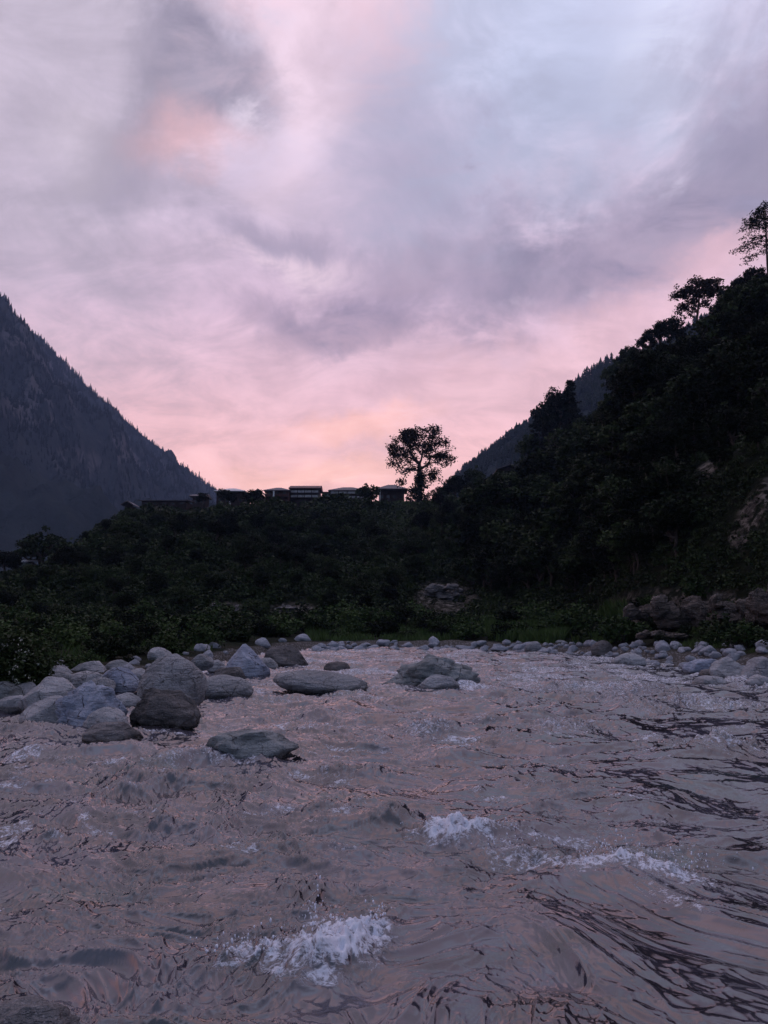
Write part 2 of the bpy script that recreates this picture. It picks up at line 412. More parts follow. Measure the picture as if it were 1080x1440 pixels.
SCARS = [(1060, 720, 16, 60, 30), (985, 668, 9, 32, 50), (970, 860, 110, 30, 0), (625, 840, 40, 22, 0), (315, 864, 32, 16, 0), (410, 858, 34, 10, 0)]
ok = (Y > 20) & (B < 200); PX, PY = topix(X, np.where(ok, Y, 1), Z)
scar = np.where(ok, pixmask(PX, PY, SCARS), 0)
add_attr(g, 'rockmask', scar)
Sv = np.interp(A, sa, sr); add_attr(g, 'bed', np.where(B < Sv + 2.0, 1.0, 0.0) * np.clip((Sv + 2.0 - B), 0, 1))

def far_hill(name, label, sil, foot, mat, nz, azr, rockpix=()):
    a_ = np.array([azel(p, y)[0] for p, y, r in sil]); h_ = np.array([CZ + math.tan(azel(p, y)[1]) * r for p, y, r in sil]); r_ = np.array([r for p, y, r in sil], float)
    def fz(az, r):
        x, y = r * np.sin(az), r * np.cos(az)
        Rr = np.interp(az, a_, r_); H = np.interp(az, a_, h_); t = np.clip((r - foot) / (Rr - foot), 0, 1)
        z = -2 + (H + 2) * t + nz * np.minimum(t * 4, 1) * np.clip((Rr - r) / 200 + .09, .09, 1) * (fbm(x / 260, y / 260, 6, 31, .55) - .9 * np.abs(fbm(x / 150 + z_ * 0, y / 400, 4, 41)))
        past = np.clip(r - Rr, 0, None)
        return z - past * .5
    z_ = 0
    azs = np.linspace(R(azr[0]), R(azr[1]), 420); rs = np.linspace(foot, r_.max() + 260, 260)
    A, B = polar_grid(azs, rs); Z = np.maximum(fz(A, B), -2.2)
    X, Y = B * np.sin(A), B * np.cos(A)
    o = meshobj(name, np.stack([X, Y, Z], -1).reshape(-1, 3), grid_faces(len(rs), len(azs)), mat, smooth=True)
    PX, PY = topix(X, Y, Z)
    add_attr(o, 'rockmask', pixmask(PX, PY, rockpix) if rockpix else np.zeros_like(PX))
    tag(o, label, kind='structure')
    return o, fz, (a_, r_)
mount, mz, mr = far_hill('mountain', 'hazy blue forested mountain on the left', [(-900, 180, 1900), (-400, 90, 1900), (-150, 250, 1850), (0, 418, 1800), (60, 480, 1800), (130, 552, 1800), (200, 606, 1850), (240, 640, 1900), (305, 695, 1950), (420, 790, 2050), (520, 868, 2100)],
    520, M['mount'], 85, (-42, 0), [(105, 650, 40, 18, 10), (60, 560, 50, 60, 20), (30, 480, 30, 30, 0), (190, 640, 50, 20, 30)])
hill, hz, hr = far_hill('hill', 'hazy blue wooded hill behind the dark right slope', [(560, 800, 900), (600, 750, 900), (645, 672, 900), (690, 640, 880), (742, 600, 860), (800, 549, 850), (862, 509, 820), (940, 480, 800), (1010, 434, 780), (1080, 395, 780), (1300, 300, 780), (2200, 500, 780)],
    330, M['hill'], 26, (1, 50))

# ------------------------------------------------------------------ water
def build_water():
    azs = np.concatenate([np.linspace(R(-105), R(-31), 70, endpoint=False), np.linspace(R(-31), R(31), 1000, endpoint=False), np.linspace(R(31), R(105), 71)])
    rs = np.geomspace(1.3, 75, 1500)
    A, B = polar_grid(azs, rs); X, Y = B * np.sin(A), B * np.cos(A)
    # current-following coordinates: the stream curves toward the camera on the right
    wx = X + .55 * pn(X * .35, Y * .30, 50) + .18 * pn(X * 1.1, Y * 1.0, 51); wy = Y + .5 * pn(X * .3 + 9, Y * .35, 52) + .18 * pn(X * 1.1 + 4, Y * 1.2, 53)
    ang = R(-10) + R(-58) * sstep((X + .1) / 1.0) * sstep((5.4 - Y) / 1.8)   # direction of crest lines
    ca, sa_ = np.cos(ang), np.sin(ang)
    wx = wx - 1.0; wy = wy - 3.5; u = wx * ca + wy * sa_ + 1; v = -wx * sa_ + wy * ca + 3.5
    rough = (1.0 + .7 * pn(X * .5, Y * .33, 60)) * (1 - .45 * sstep((X - 1.2) / 1.2) * sstep((X * 2.6 + 3 - Y) / 2) * sstep((Y - 5.2) / 1.5)) * (1 + .25 * sstep((-X) / 2))
    calm = np.zeros_like(X); cn = fbm(X * 5, Y * 5, 4, 85, .6)
    def gz(cx, cy, sx, sy, rot=0):
        c, s = math.cos(R(rot)), math.sin(R(rot)); a = X - cx; b = Y - cy
        return np.exp(-(((a * c + b * s) / sx) ** 2 + ((b * c - a * s) / sy) ** 2))
    rdge = lambda q: .5 - np.abs(q)
    crs = lambda q, w_: np.exp(-np.abs(q) / w_)
    Z = .110 * pn(u * .55, v * 1.0, 61) + .085 * pn(u * .9 + 3, v * 1.9, 62)
    Z += (.044 * rdge(pn(u * 1.3, v * 3.0, 63)) + .022 * pn(u * 1.7, v * 3.4, 59)) * rough
    w2 = v + .14 * pn(u * 2.2, v * 2.6, 70); u2 = u + .16 * pn(u * 2.4, v * 2.2, 72)
    q = pn(u2 * 2.6, w2 * 5.5, 64); Z += (.022 * rdge(q) + .0095 * crs(q, .13)) * rough
    q = pn(u2 * 4.0 + 5, w2 * 7, 68); Z += (.011 * rdge(q) + .0065 * crs(q, .12)) * rough
    w3 = v + .07 * pn(u * 5, v * 6, 71); u3 = u + .09 * pn(u * 6, v * 5, 73)
    lf = 1 + .8 * sstep((1.2 - X) / 1.8)
    q = pn(u3 * 6.5, w3 * 12, 65); Z += (.0060 * rdge(q) + .0030 * crs(q, .15)) * rough * lf * np.clip(30 / B, 0, 1)
    q = pn(u3 * 10, w3 * 13, 75); Z += (.0040 * rdge(q) + .0016 * crs(q, .15)) * lf * np.clip(16 / B, 0, 1)
    q = pn(u3 * 14, w3 * 23, 66); Z += .0040 * rdge(q) * rough * lf * np.clip(12 / B, 0, 1)
    q = pn(u3 * 26, w3 * 42, 67); Z += .0011 * rdge(q) * rough * lf * np.clip(7 / B, 0, 1)
    fq = np.clip((B - 8) / 12, 0, 1); Z += fq * (.085 * rdge(pn(u2 * .8, w2 * 1.7, 69)) + .042 * rdge(pn(u2 * 1.9, w2 * 3.7, 74)) + .018 * rdge(pn(u3 * 3.4, w3 * 6.3, 78)))
    foam = np.zeros_like(X)
    lump = fbm(X * 9, Y * 9, 4, 80, .6); lump2 = np.abs(fbm(X * 22, Y * 22, 3, 90, .6))
    def crest(pts, w, h, fo, lm=1.0, front=.55):
        """ standing wave along a polyline of photo points at water level """
        P = [at(px, py, rwater(py))[:2] for px, py in pts]
        pr = [math.hypot(*p) for p in P]; pa = [math.atan2(*p) for p in P]; m_ = w * 6
        i0, i1 = np.searchsorted(rs, [max(1.3, min(pr) - m_), max(pr) + m_]); j0, j1 = np.searchsorted(azs, [min(pa) - m_ / min(pr), max(pa) + m_ / min(pr)])
        sl = (slice(i0, i1), slice(j0, j1)); X_, Y_ = X[sl], Y[sl]
        if X_.size == 0: return
        best = np.full(X_.shape, 1e9); side = np.zeros_like(X_); tt = np.zeros_like(X_)
        for k in range(len(P) - 1):
            (ax, ay), (bx, by) = P[k], P[k + 1]; dx, dy = bx - ax, by - ay; L = dx * dx + dy * dy + 1e-9
            t = np.clip(((X_ - ax) * dx + (Y_ - ay) * dy) / L, 0, 1)
            ex, ey = X_ - ax - t * dx, Y_ - ay - t * dy; dd = np.hypot(ex, ey)
            m = dd < best; best = np.where(m, dd, best); side = np.where(m, np.sign(ex * -dy + ey * dx), side); tt = np.where(m, (k + t) / (len(P) - 1), tt)
        dd = best + .45 * w * cn[sl]
        env = np.sin(np.clip(tt, 0.02, .98) * PI) ** .5
        prof = np.exp(-(dd / np.where(side < 0, w * front, w * 1.6)) ** 2) * env
        Z[sl] += h * prof * (1 + .9 * cn[sl]) + lm * np.clip(prof, 0, 1) * h * (.18 * cn[sl] + .04 * lump[sl])
        fp = np.exp(-(dd / np.where(side < 0, w * .9, w * 2.4)) ** 2) * env
        foam[sl] = np.maximum(foam[sl], fo * np.clip(fp * 1.15, 0, 1))
    # foreground breaker
    crest([(290, 1352), (345, 1338), (400, 1352), (450, 1368), (510, 1345), (555, 1300)], .15, .05, .72, 1.3)
    crest([(405, 1345), (450, 1362), (500, 1345), (545, 1300)], .15, .06, 1.1, 1.6)
    crest([(415, 1335), (465, 1330), (520, 1310), (550, 1290)], .16, .03, .9, 1.6)
    crest([(590, 1168), (640, 1174), (712, 1164)], .16, .08, .95, 1.4)
    crest([(660, 1197), (740, 1192), (820, 1210), (900, 1207), (960, 1217), (1010, 1230)], .17, .05, .76, 1.2)
    crest([(820, 1185), (900, 1192), (960, 1180)], .20, .03, .5, 1)
    crest([(620, 1185), (700, 1180), (800, 1185)], .22, .02, .3, 1)
    crest([(520, 1165), (560, 1158), (600, 1150)], .16, .08, .0)
    crest([(560, 1025), (600, 1032), (650, 1028)], .30, .10, .55)
    crest([(420, 1150), (470, 1142), (500, 1150)], .12, .06, 0)
    crest([(190, 1160), (230, 1150), (260, 1158)], .14, .06, .2)
    crest([(440, 1085), (500, 1090), (560, 1092)], .2, .07, .1)
    crest([(100, 1110), (200, 1100), (280, 1095)], .2, .06, .2)
    crest([(200, 1075), (250, 1068), (300, 1062)], .25, .04, .45)
    crest([(0, 1040), (50, 1045)], .4, .06, .6)
    crest([(740, 1020), (800, 1022), (860, 1018)], .4, .08, .5)
    crest([(960, 1045), (1010, 1040), (1078, 1030)], .5, .12, .6)
    crest([(930, 985), (1000, 980), (1075, 990)], .6, .10, .6)
    crest([(760, 965), (850, 962), (930, 970)], .7, .10, .6)
    crest([(600, 966), (660, 968), (700, 964)], .4, .06, .75)
    crest([(1000, 950), (1060, 954), (1100, 960)], .7, .10, .65)
    crest([(780, 975), (880, 985), (960, 1000)], .5, .08, .4)
    crest([(240, 1040), (290, 1068), (350, 1072), (420, 1064)], .12, .03, .5)
    crest([(90, 1017), (170, 1034), (280, 1020)], .14, .03, .4)
    crest([(520, 970), (580, 970), (680, 966)], .3, .04, .5)
    crest([(380, 977), (450, 978), (520, 974)], .16, .03, .35)
    rc_ = np.random.default_rng(44)
    for k in range(100):
        py = 968 + 240 * rc_.random() ** 1.5; px = rc_.uniform(0, 1080); 
        if py < 1035 and px < 300: continue
        ln = rc_.uniform(10, 38) * (1 + (py - 960) / 200); rw = rwater(py); a_ = rc_.uniform(-.12, .12) * ln
        crest([(px, py), (px + ln * .5, py + a_ + rc_.uniform(-2, 2)), (px + ln, py + a_)], rw * rc_.uniform(.006, .016), rw * rc_.uniform(.0022, .0060), rc_.choice([0, .2, .4, .55]))
    # smooth tongue in front of the breaker, hollow before it
    px, py, _ = at(420, 1400, rwater(1400)); Z -= .07 * gz(px, py, .55, .16, 12); calm += gz(px, py, .6, .22, 12)
    px, py, _ = at(600, 1190, rwater(1190)); Z -= .05 * gz(px, py, .5, .16)
    # flecks of foam on steep small crests over fast water
    fl = sstep((pn(u * 1.6, v * 3.5, 101) * .7 + pn(u * 5, v * 10, 102) * .3 - .05) / .5) * sstep((fbm(X * .45, Y * .32, 3, 103) + .22 + .02 * np.clip(B - 8, 0, 20)) / .5)
    foam = np.maximum(foam, .62 * fl)
    far = sstep((B - 7) / 16) * (.26 + .34 * sstep((fbm(u * .35, v * .8, 3, 106) + .1) / .5))
    foam = np.maximum(foam, far)
    dist_shore = np.interp(A, sa, sr) - B
    # little waterline wash along the far bank
    foam = np.maximum(foam, .6 * np.exp(-(dist_shore / 1.2) ** 2) * sstep((lump + .3) / .5))
    Z *= 1 - .5 * np.clip(calm, 0, 1)
    Z -= Z.mean(axis=1, keepdims=True)
    o = meshobj('river_water', np.stack([X, Y, Z], -1).reshape(-1, 3), grid_faces(len(rs), len(azs)), None, smooth=True)
    add_attr(o, 'foam', foam)
    m, t, b = newmat('river_water')
    geo = t.n.new('ShaderNodeNewGeometry'); pos = geo.outputs['Position']
    a = t.n.new('ShaderNodeAttribute'); a.attribute_name = 'foam'; fm = a.outputs['Fac']
    n1 = t.noise(t.mapping(pos, (1, 1.6, 1), (0, 0, R(-12))), .9, 6, .6, 1.0)
    n2 = t.noise(pos, 10, 7, .64, 1.8); n3 = t.noise(t.mapping(pos, (1, 2.0, 1), (0, 0, R(10))), 60, 4, .7, .8)
    bub = t.vor(pos, 70)
    # silty water: grey-green with brown bed showing in the shallows
    c = t.mix(t.rng(n1, .40, .60), (.056, .054, .076), (.024, .022, .030))
    n4 = t.noise(t.mapping(pos, (1, 1.4, 1), (0, 0, .6), (4, 2, 0)), .6, 4, .6, .8)
    c = t.mix(t.math('MULTIPLY', t.rng(n4, .56, .68), .6), c, (.035, .062, .066))
    n5 = t.noise(t.mapping(pos, (1, 1.5, 1), (0, 0, .2)), 7, 6, .72, 2.0)
    rdg = t.math('ABSOLUTE', t.math('SUBTRACT', n5, .5)); rdg = t.rng(rdg, 0, .07, 1, 0)
    lace = t.math('ADD', t.math('MULTIPLY', t.math('SUBTRACT', n2, .5), 2.2), t.math('MULTIPLY', rdg, .30))
    fmask = t.rng(t.math('ADD', fm, lace), .55, 1.10)
    fmask = t.math('MULTIPLY', fmask, t.rng(fm, .02, .45))
    c = t.mix(t.math('MULTIPLY', fmask, .9), c, (.68, .74, .86))
    t.inp(b.inputs['Base Color'], c)
    t.inp(b.inputs['Roughness'], t.rng(fmask, 0, 1, .04, .5)); b.inputs['IOR'].default_value = 1.75
    b.inputs['Specular IOR Level'].default_value = .66
    hgt = t.math('ADD', t.math('MULTIPLY', n3, .10), t.math('MULTIPLY', fmask, t.math('MULTIPLY', n2, 2.5)))
    t.inp(b.inputs['Normal'], t.bump(hgt, .4, .008))
    o.data.materials.append(m)
    tag(o, 'fast shallow river with ripples reflecting the pink sky', kind='structure')
    return m
WM = build_water()

# spray
def icos(sub):
    bm = bmesh.new(); bmesh.ops.create_icosphere(bm, subdivisions=sub, radius=1)
    v = np.array([x.co[:] for x in bm.verts]); f = np.array([[q.index for q in p.verts] for p in bm.faces]); bm.free()
    return v, f
def spray():
    v0, f0 = icos(1); vs = []; fs = []; n = 0
    def burst(px, py, sx, sy, num, h, zb=.03):
        nonlocal n
        x, y, _ = at(px, py, rwater(py))
        for k in range(num):
            a = rng.normal(size=2); q = abs(rng.normal()) ** 1.3
            cx = x + a[0] * sx; cy = y + a[1] * sy; z = zb + h * q * math.exp(-a[0] ** 2 * .35)
            s = .0015 + .0055 * rng.random() ** 3
            st = 1 + rng.random() * 1.5
            vs.append(v0 * np.array([s, s, s * st]) + np.array([cx, cy, z])); fs.append(f0 + n); n += len(v0)
    burst(480, 1330, .13, .05, 90, .06, .08); burst(440, 1300, .04, .06, 60, .08, .06); burst(400, 1345, .12, .04, 60, .04, .07)
    burst(530, 1305, .04, .03, 50, .05, .06); burst(330, 1340, .10, .04, 90, .03, .05)
    burst(630, 1168, .16, .05, 80, .03, .05); burst(690, 1164, .1, .05, 120, .03, .04)
    burst(740, 1190, .25, .06, 90, .03, .05); burst(900, 1200, .35, .08, 130, .05, .04); burst(960, 1200, .12, .1, 90, .07, .04)
    burst(1000, 1035, .4, .2, 120, .08, .04); burst(860, 1190, .12, .1, 140, .06, .03)
    m, t, b = newmat('spray_drops'); b.inputs['Base Color'].default_value = (.72, .76, .86, 1); b.inputs['Roughness'].default_value = .15
    o = meshobj('water_spray', np.concatenate(vs), np.concatenate(fs), m, smooth=True)
    tag(o, 'white drops thrown up by the breaking waves', 'water spray', kind='stuff')
spray()

# ------------------------------------------------------------------ rocks
def rock_mesh(name, sub, seed, planes=5, ang=.5, rough=.10, mat=None, fine=.03, ridge=0.0):
    v, f = icos(sub); rg = np.random.default_rng(seed)
    for k in range(planes):
        n = rg.normal(size=3); n[2] = abs(n[2]) * .8; n /= np.linalg.norm(n); c = .55 + .3 * rg.random()
        d = v @ n - c; v = v - np.outer(np.where(d > 0, d * ang, 0), n)
    off = Vector(rg.random(3) * 50)
    out = np.empty_like(v)
    for i, p in enumerate(v):
        q = Vector(p); d = rough * mn.fractal(q * 1.3 + off, 1.0, 2.0, 3) + fine * mn.fractal(q * 5 + off, .8, 2.1, 4)
        if ridge: d += ridge * (abs(mn.noise(Vector((q.x * 1.8 + q.z * .9, q.y * 1.6, q.z * 1.7 - q.x * .8)) + off)) - .25)
        out[i] = p * (1 + d)
    mn_, mx = out.min(0), out.max(0)
    out = (out - (mn_ + mx) / 2) / ((mx - mn_) / 2)
    return out, f
def rock(x0, x1, yt, yb, mat, label, seed, deep=.75, planes=5, ang=.5, rough=.1, ridge=0, zb=0.0, tilt=0, name='boulder', sub=5, cat='boulder', sink=.35, fine=.03):
    """boulder whose waterline/base front is at row yb, spanning columns x0..x1, top at row yt"""
    r = rwater(yb, zb); w = (x1 - x0) / F * r / 2; dp = w * deep
    rc = r + dp * .75
    w = (x1 - x0) / F * rc / 2; cx, cy, _ = at((x0 + x1) / 2, yb, rc)
    top = at(540, yt, rc)[2]; h = max(top - zb, .05)
    v, f = rock_mesh(name, sub, seed, planes, ang, rough, ridge=ridge, fine=fine)
    hz_ = h * (1 + sink) / 2 * 1.0
    v = v * np.array([w, dp, hz_])
    if tilt:
        c, s = math.cos(R(tilt)), math.sin(R(tilt)); x, z = v[:, 0].copy(), v[:, 2].copy()
        v[:, 0] = x * c - z * s; v[:, 2] = x * s + z * c
        mn_, mx = v.min(0), v.max(0); v = (v - (mn_ + mx) / 2) / ((mx - mn_) / 2) * np.array([w, dp, hz_])
    o = meshobj(name, v, f, M[mat], smooth=True)
    o.location = (cx, cy, top - hz_)
    tag(o, label, cat)
    return o
rock(195, 286, 917, 990, 'grey', 'largest grey speckled boulder, egg-shaped and leaning right, in the left bank pile', 11, ang=.35, rough=.10, planes=4, zb=.05, tilt=24, deep=.8)
rock(80, 176, 951, 1018, 'blue', 'blue-grey fractured boulder with dark cracks at the front of the left pile', 22, planes=12, ang=.95, rough=.16, ridge=.26, fine=.09)
rock(30, 98, 968, 1010, 'pale', 'pale low boulder at water edge left of the blue cracked boulder', 23, planes=9, ang=.9)
rock(34, 106, 944, 990, 'pale', 'pale sloping boulder behind the pile at far left', 24, planes=10, ang=.95, zb=.08, tilt=12)
rock(-14, 29, 948, 980, 'green', 'mossy grey boulder cut by the left photo edge', 25)
rock(120, 182, 986, 1024, 'pale', 'smooth pale boulder between the blue cracked and dark brown boulders', 26, ang=.6, planes=6)
rock(121, 196, 1006, 1036, 'darkmottle', 'low black-and-white mottled rock at the foot of the left pile', 27, planes=7, ang=.6, rough=.14)
rock(188, 280, 962, 1019, 'brown', 'dark brown layered boulder below the leaning grey boulder', 28, planes=10, ang=.95, rough=.14, ridge=.2, tilt=-14, fine=.06)
rock(277, 355, 947, 980, 'grey', 'loaf-shaped grey boulder in the water right of the leaning boulder', 29, ang=.3, planes=3, rough=.06)
rock(314, 379, 905, 954, 'blue', 'pale blue angular block standing upright behind the loaf-shaped boulder', 30, planes=14, ang=1.0, rough=.05, deep=.8, zb=.0)
rock(372, 436, 907, 938, 'brown', 'brown wedge-shaped rock right of the blue angular block', 31, planes=7, ang=.8, tilt=-16)
rock(300, 345, 936, 956, 'brown', 'low dark rock at the foot of the blue angular block', 32)
rock(358, 392, 924, 942, 'grey', 'small grey rock in front of the brown wedge rock', 33)
rock(384, 516, 942, 974, 'grey', 'long flat slab rising midstream between the pile and the green boulder', 34, planes=4, ang=.6, rough=.05, deep=.55, tilt=-6)
rock(539, 673, 920, 966, 'green', 'large lumpy green-grey boulder with dark clefts midstream', 35, planes=8, ang=.7, rough=.30, ridge=.30, fine=.09, deep=.6)
rock(588, 645, 948, 969, 'pale', 'white flat slab leaning on the front of the green-grey boulder', 36, planes=5, ang=.8, deep=.4)
rock(293, 417, 1022, 1068, 'green', 'lone dark boulder with pale top in the stream, nearest the camera', 37, planes=9, ang=.9, rough=.16, ridge=.18, deep=.6, fine=.05)
rock(455, 492, 930, 944, 'brown', 'small brown rock poking up beyond the flat slab', 38)
rock(-70, 112, 1352, 1500, 'darkmottle', 'dark wet rock barely breaking the surface at bottom left corner', 39, planes=5, rough=.18, deep=.8, zb=-.02, fine=.10, ridge=.1)
rock(140, 194, 934, 966, 'blue', 'smooth bluish boulder tucked between the leaning and pale sloping boulders', 40, zb=.12)
rock(96, 150, 938, 962, 'pale', 'flat pale stone behind the blue cracked boulder', 41, zb=.15)
rock(230, 262, 990, 1012, 'brown', 'small wet stone wedged under the dark brown boulder', 42, sub=4)
rock(60, 100, 930, 952, 'pale', 'pale stone beside the left shrub', 43, zb=.2, sub=4)
rock(152, 200, 968, 992, 'pale', 'pale rounded stone under the smooth bluish boulder', 44, sub=4, zb=.02)
rock(1000, 1052, 918, 947, 'pale', 'big white boulder, second from right edge on far shore', 45, planes=10, ang=.95, zb=.0)
rock(1046, 1092, 917, 950, 'pale', 'big pale boulder cut by the right photo edge on far shore', 46, planes=10, ang=.95)
rock(962, 1008, 921, 942, 'blue', 'bluish boulder left of the two biggest boulders on far right shore', 47, planes=6, ang=.6)
rock(978, 1020, 943, 957, 'pale', 'low white rock in the water below the big white boulder', 48, planes=6, ang=.6, sub=4)
rock(1050, 1084, 940, 956, 'pale', 'low pale rock in the water at the far right', 54, sub=4)
rock(832, 862, 899, 921, 'brown', 'brownish rounded boulder on the far shore below the green bank', 49, sub=4, ang=.3)
rock(775, 800, 899, 914, 'pale', 'white rounded stone standing on the middle of the far cobble bar', 50, sub=4, ang=.3)
rock(738, 762, 901, 916, 'grey', 'grey tilted stone on the far cobble bar left of the white rounded stone', 51, sub=4, tilt=20)
rock(984, 1016, 935, 946, 'brown', 'small brown stone in front of the big white boulder', 52, sub=4)
rock(860, 905, 915, 934, 'pale', 'pale boulder right of the brownish rounded boulder on far shore', 53, sub=4, planes=6, ang=.6)

for i, (x0, x1, yt, yb, mt, zb, lab) in enumerate([
    (6, 50, 950, 972, 'pale', .1, 'pale stone next to the mossy grey boulder at the left edge'), (100, 146, 925, 944, 'pale', .3, 'light stone at the back of the left pile, directly behind the flat pale stone'),
    (150, 188, 924, 942, 'grey', .3, 'grey stone at the back of the left pile above the smooth bluish boulder'), (172, 212, 936, 958, 'pale', .2, 'pale stone touching the left flank of the leaning boulder'),
    (62, 104, 936, 958, 'grey', .2, 'grey stone between the left shrub and the pale sloping boulder'), (268, 300, 918, 936, 'grey', .3, 'grey stone right behind the top of the leaning boulder'),
    (208, 240, 908, 926, 'pale', .4, 'pale stone on the bank behind the leaning boulder'), (290, 318, 926, 942, 'pale', .1, 'pale stone left of the blue angular block'),
    (126, 160, 946, 966, 'grey', .15, 'grey stone in the middle of the left pile behind the blue cracked boulder'), (0, 36, 966, 986, 'pale', .0, 'pale stone in the water at the left photo edge')]):
    rock(x0, x1, yt, yb, mt, lab, 200 + i, planes=8, ang=.85, sub=4, zb=zb, cat='rock')
# stones : every one an object, sharing meshes
protos = []
for k in range(9):
    v, f = rock_mesh('cobble', 3, 100 + k, 9, .85, .12)
    me = bpy.data.meshes.new('cobble'); me.from_pydata([tuple(q) for q in v], [], [tuple(map(int, q)) for q in f])
    me.polygons.foreach_set('use_smooth', np.ones(len(me.polygons), bool)); protos.append(me)
for me in protos: me.materials.append(M['cobble'])
def stone(x, y, z, sx, sy, sz, label, group):
    o = bpy.data.objects.new('cobble', random.choice(protos)); C.objects.link(o)
    o.location = (x, y, z); o.scale = (sx, sy, sz); o.rotation_euler = (random.uniform(-.3, .3), random.uniform(-.3, .3), random.uniform(0, 6))
    tag(o, label, 'stone', group)
far_lab = [(560, 'pale cobble on the far bar left of the green-grey boulder', 'cobbles on the far bar, left stretch'),
           (700, 'pale cobble on the far bar behind the green-grey boulder', 'cobbles on the far bar, middle stretch'),
           (870, 'whitish cobble on the far bar below the bright green bank', 'cobbles on the far bar below the green bank'),
           (1200, 'whitish cobble in the thick stone bar at far right', 'cobbles on the far bar at right')]
n = 0
while n < 300:
    px = 440 + 660 * random.random()
    az = azel(px, 920)[0]; s = float(np.interp(az, sa, sr))
    wide = 1.0 + 2.2 * max(0, (px - 700) / 380)
    r = s - 1.6 + random.random() * (wide * 1.5 + .8)
    x, y = r * math.sin(az), r * math.cos(az)
    z = max(float(terrain(x, y)), -.05)
    sz = r / F * (2.6 + 5.5 * random.random() ** 2.5) * (1.25 if px > 860 else 1)
    lab = next(l for l in far_lab if px < l[0])
    stone(x, y, z + sz * .25, sz * random.uniform(.9, 1.7), sz, sz * random.uniform(.5, .95), lab[1], lab[2]); n += 1
for k in range(38):
    px = random.uniform(60, 460); py = 928 + 14 * random.random() - (px > 250) * 10
    az = azel(px, py)[0]; s = float(np.interp(az, sa, sr)); r = s + random.uniform(-1, 4.5)
    x, y = r * math.sin(az), r * math.cos(az); z = float(terrain(x, y))
    if z < -.25: z = -.1
    sz = r / F * (3.5 + 6 * random.random() ** 2)
    stone(x, y, z + sz * .3, sz * 1.3, sz, sz * .8, 'grey stone among the boulders of the left bank', 'stones behind the left boulder pile')

TB_A = np.radians(np.linspace(-45, 45, 181)); TB_S = []
for a_ in TB_A:
    f_ = max(float(np.interp(a_, fa, fr)), float(np.interp(a_, sa, sr)) + 4); q_ = np.linspace(f_ - 2, float(np.interp(a_, ra, rr)) - 2, 160)
    e_ = np.maximum.accumulate(np.arctan2(terrain(q_ * math.sin(a_), q_ * math.cos(a_)) - CZ, q_)); e_ = e_ + np.linspace(0, 1e-4, 160)
    TB_S.append(np.interp(np.linspace(e_[0], e_[-1], 64), e_, q_))
TB_S = np.array(TB_S)
def slope_r(az, t):
    """range at the fraction t of the slope's height as it rises from foot to ridge"""
    i = np.clip((np.asarray(az) - TB_A[0]) / (TB_A[1] - TB_A[0]), 0, 180).astype(int); j = np.clip(np.asarray(t) * 63, 0, 63).astype(int)
    return TB_S[i, j]
# ------------------------------------------------------------------ vegetation
def leaves(cent, num, spread, size, rg, flat=.7, normal_up=.0, elong=1.6):
    """num small rhombic leaves round each centre"""
    cent = np.repeat(np.asarray(cent, float), num, 0); n = len(cent)
    off = np.clip(rg.normal(size=(n, 3)), -1.7, 1.7) * spread * np.array([1, 1, flat]) * .55
    p = cent + off
    a = rg.normal(size=(n, 3)); a[:, 2] *= .6; a /= np.linalg.norm(a, axis=1)[:, None]
    b = rg.normal(size=(n, 3)); b[:, 2] += normal_up; b = np.cross(a, b); b /= np.linalg.norm(b, axis=1)[:, None] + 1e-9
    s = size * (.6 + .8 * rg.random(n))[:, None]
    V = np.stack([p - a * s * elong * .5, p + b * s * .5, p + a * s * elong * .5, p - b * s * .5], 1).reshape(-1, 3)
    return V, np.arange(n * 4).reshape(-1, 4)
class Tubes:
    def __init__(s): s.v = []; s.f = []; s.n = 0
    def seg(s, a, b, ra_, rb, k=5):
        a = np.asarray(a, float); b = np.asarray(b, float); d = b - a; L = np.linalg.norm(d)
        if L < 1e-6: return
        d /= L; h = np.array([1, 0, 0]) if abs(d[0]) < .8 else np.array([0, 1, 0]); u = np.cross(d, h); u /= np.linalg.norm(u); w = np.cross(d, u)
        th = np.arange(k) / k * 2 * PI; ring = np.cos(th)[:, None] * u + np.sin(th)[:, None] * w
        s.v.append(a - d * ra_ * .3 + ring * ra_); s.v.append(b + d * rb * .3 + ring * rb)
        for i in range(k):
            j = (i + 1) % k; s.f.append([s.n + i, s.n + j, s.n + k + j, s.n + k + i])
        s.n += 2 * k
    def build(s, name, mat, parent): return meshobj(name, np.concatenate(s.v), np.array(s.f), mat, parent, smooth=True)
